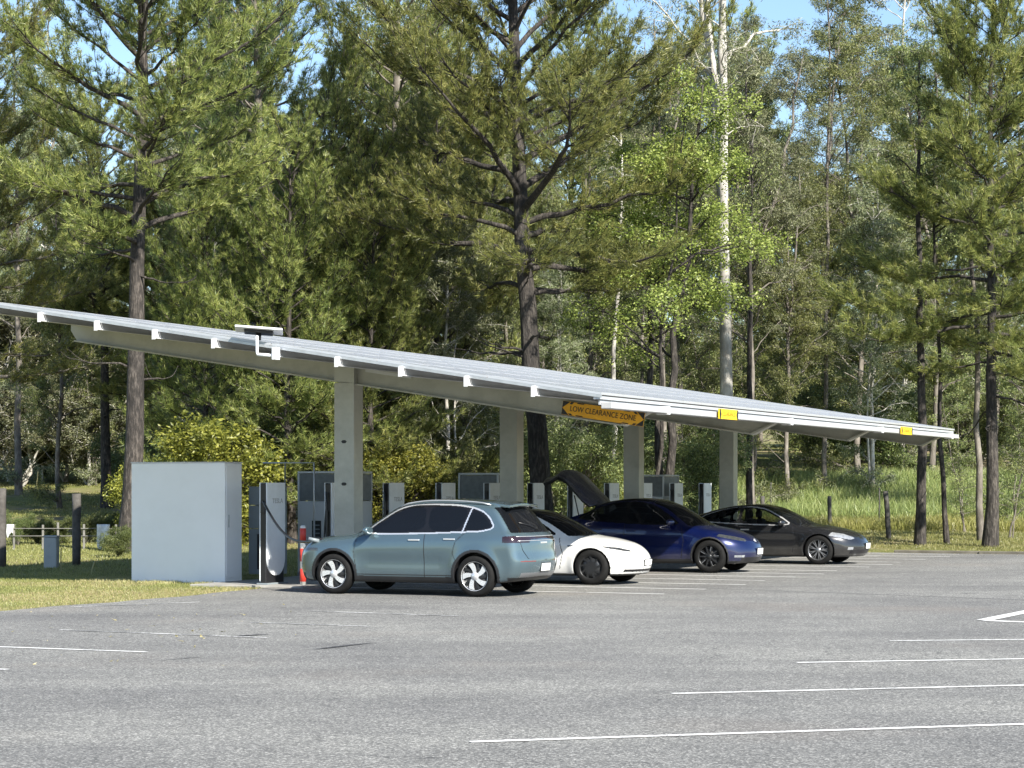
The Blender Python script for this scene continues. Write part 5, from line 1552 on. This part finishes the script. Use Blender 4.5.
# ------------------------------------------------------------------ grass
def blades(name, n, sampler, h, w, mat, seed, lean=.35, k=None):
    rng = np.random.default_rng(seed)
    X, Y = sampler(rng, n); Z = ground(X, Y)
    n = len(X); P = np.stack([X, Y, Z-.01], 1)
    hh = h*rng.uniform(.45, 1.25, (n, 1))
    d = rng.normal(0, lean, (n, 3)); d[:, 2] = 1; d = unit(d)
    s = rng.normal(0, 1, (n, 3)); s[:, 2] = 0; s = unit(s)*w/2
    b = rng.normal(0, lean*.9, (n, 3)); b[:, 2] = -.15
    v = np.stack([P-s, P+s, P+d*hh*.6+s*.6, P+(d+b*.6)*hh, P+d*hh*.6-s*.6], 1)
    # two triangles-ish: quad + tip as quads
    v = v.reshape(-1, 3); i = np.arange(n)[:, None]*5
    f = np.concatenate([i+np.array([[0, 1, 2, 4]])]); t = i+np.array([[4, 2, 3, 3]])
    me_v = v
    q = f
    o = np_mesh(name, me_v, q, M[mat])
    # tips
    me = o.data
    bm = None
    o2v = np.stack([P+d*hh*.6-s*.6, P+d*hh*.6+s*.6, P+(d+b*.6)*hh], 1)
    bpy.data.objects.remove(o)
    allv = np.concatenate([v.reshape(n, 5, 3)[:, [0, 1, 2]].reshape(-1, 3), v.reshape(n, 5, 3)[:, [0, 2, 4]].reshape(-1, 3), o2v.reshape(-1, 3)])
    o = np_mesh(name, allv, np.arange(len(allv)).reshape(-1, 3), M[mat])
    return tag(o, kind='stuff')
def in_tr(t0, t1, r0, r1, keep=None):
    def f(rng, n):
        t = rng.uniform(t0, t1, n); r = rng.uniform(r0, r1, n)
        X = O_X + t*cR - r*sR; Y = O_Y + t*sR + r*cR
        m = (np.abs(X) < .245*Y+1.5) & (Y > 25)
        if keep is not None: m &= keep(t, r)
        return X[m], Y[m]
    return f
def in_view(y0, y1, xa, xb, keep=None):
    def f(rng, n):
        Y = y0 + (y1-y0)*rng.random(n); x = rng.uniform(xa, xb, n); X = (x-512)*Y/F_PX
        m = np.ones(len(X), bool)
        if keep is not None: m = keep(X, Y)
        return X[m], Y[m]
    return f
def off_pave(X, Y):
    t, r = to_tr(X, Y)
    edge_ = -.95 + .10*np.sin(r*.9) + .06*np.sin(r*2.7+1)
    on_as = (t > edge_) & (r < 24.5)
    slab_ = (t > -2.85) & (r > -1.2) & (r < 27.4)
    box_ = (t > -5.05) & (t < -2.8) & (r > .2) & (r < 1.0)
    return ~(on_as | slab_ | box_)
patch = lambda X, Y, s=0: (np.sin(X*.9+s)+np.sin(Y*.7+1.3*s)+np.sin(X*.4-Y*.5+s)) 
tag(blades('verge_grass', 60000, in_view(31, 48, -20, 262, off_pave), .06, .010, 'grass_lawn', 1), 'short green and straw coloured grass along the asphalt edge at the left')
def near_edge(X, Y):
    t, r = to_tr(X, Y)
    return off_pave(X, Y) & (t > -1.9 - .4*np.sin(r*1.7)) & (r < 1)
tag(blades('dry_grass', 60000, in_view(31, 47, -20, 300, lambda X, Y: near_edge(X, Y) | (off_pave(X, Y) & (patch(X*2, Y*2, 3) > 0))), .06, .010, 'grass_dry', 2), 'dry straw grass fringe where the lawn meets the asphalt')
tag(blades('lawn_grass', 90000, in_view(47, 78, -20, 560, off_pave), .09, .018, 'grass_lawn', 3), 'mown grass of the shaded lawn behind the charging row')
tag(blades('far_lawn_grass', 60000, in_view(76, 122, -20, 300, lambda X, Y: patch(X, Y) > -.3), .12, .03, 'grass_lawn', 4), 'patchy sunlit grass of the far left lawn')
tag(blades('right_lawn_grass', 60000, in_view(56, 84, 560, 1060, off_pave), .10, .02, 'grass_lawn', 5), 'mown grass strip beyond the asphalt at the right')
tag(blades('tall_grass', 90000, in_view(83, 99, 380, 1060, lambda X, Y: (X > -3) & (patch(X, Y, 2) > -2.0)), .85, .035, 'grass_tall', 6, .22), 'tall unmown pale green grass on the bank at the right')
tag(blades('grass_stalks', 26000, in_view(79, 86, 560, 1060), .5, .03, 'grass_weed', 7, .3), 'yellowish weedy grass at the foot of the bank')
tag(blades('grass_clumps', 3500, lambda rng, n: (lambda a: (a[0][off_pave(*a)], a[1][off_pave(*a)]))((lambda c, j: (O_X+c[j, 0]*cR-c[j, 1]*sR + rng.normal(0, .07, n), O_Y+c[j, 0]*sR+c[j, 1]*cR + rng.normal(0, .07, n)))(np.stack([rng.uniform(-6, -1.1, 70), rng.uniform(-.5, .35, 70)], 1), rng.integers(0, 70, n))), .09, .010, 'grass_dry', 8, .4), 'straggly weeds at the foot of the white enclosure')
tag(blades('fallen_leaves', 900, lambda rng, n: (lambda a: (a[0][~off_pave(*a)], a[1][~off_pave(*a)]))(in_view(24, 47, -20, 300)(rng, n)), .05, .05, 'grass_dry', 12, 2.0), 'scattered dry leaves on the asphalt near the verge')
# leaf litter at the right verge
def litter(rng, n):
    X, Y = in_view(60.5, 66, 850, 1060)(rng, n); return X, Y
tag(blades('leaf_litter', 7000, litter, .04, .05, 'grass_dry', 9, 2.5), 'dry leaf litter along the kerb at the right')

# ------------------------------------------------------------------ light, sky, camera
w = bpy.data.worlds.new('World'); SC.world = w; w.use_nodes = True
nt = w.node_tree; bg = nt.nodes['Background']
sky = nt.nodes.new('ShaderNodeTexSky'); sky.sky_type = 'NISHITA'; sky.sun_disc = False
SD = Vector((.77, -1.09, 1.0)).normalized()
el = math.asin(SD.z); azr = math.atan2(SD.x, SD.y)
sky.sun_elevation = el; sky.sun_rotation = azr
sky.air_density = 1.0; sky.dust_density = .3; sky.ozone_density = 3.0
nt.links.new(sky.outputs[0], bg.inputs[0]); bg.inputs[1].default_value = .092
ld = bpy.data.lights.new('sun', 'SUN'); ld.energy = 5.0; ld.angle = R(.53); ld.color = (1.0, .945, .84)
lo = bpy.data.objects.new('sun', ld); COL.objects.link(lo)
lo.rotation_euler = SD.to_track_quat('Z', 'Y').to_euler(); lo.location = (30, -30, 40)

cam = bpy.data.cameras.new('camera'); co = bpy.data.objects.new('camera', cam); COL.objects.link(co)
co.location = (0, 0, CAM_H); co.rotation_euler = (R(90), 0, 0)
cam.sensor_width = 36; cam.lens = F_PX/1024*36
cam.shift_y = (HOR-384)/1024
cam.clip_start = .1; cam.clip_end = 3000
SC.camera = co
SC.view_settings.view_transform = 'Standard'; SC.view_settings.look = 'None'
SC.view_settings.gamma = 1; SC.view_settings.exposure = 1.18; SC.view_settings.use_curve_mapping = False
SC.render.engine = 'CYCLES'
SC.cycles.max_bounces = 6; SC.cycles.diffuse_bounces = 2; SC.cycles.glossy_bounces = 3
SC.cycles.transmission_bounces = 3; SC.cycles.transparent_max_bounces = 8
SC.cycles.caustics_reflective = False; SC.cycles.caustics_refractive = False
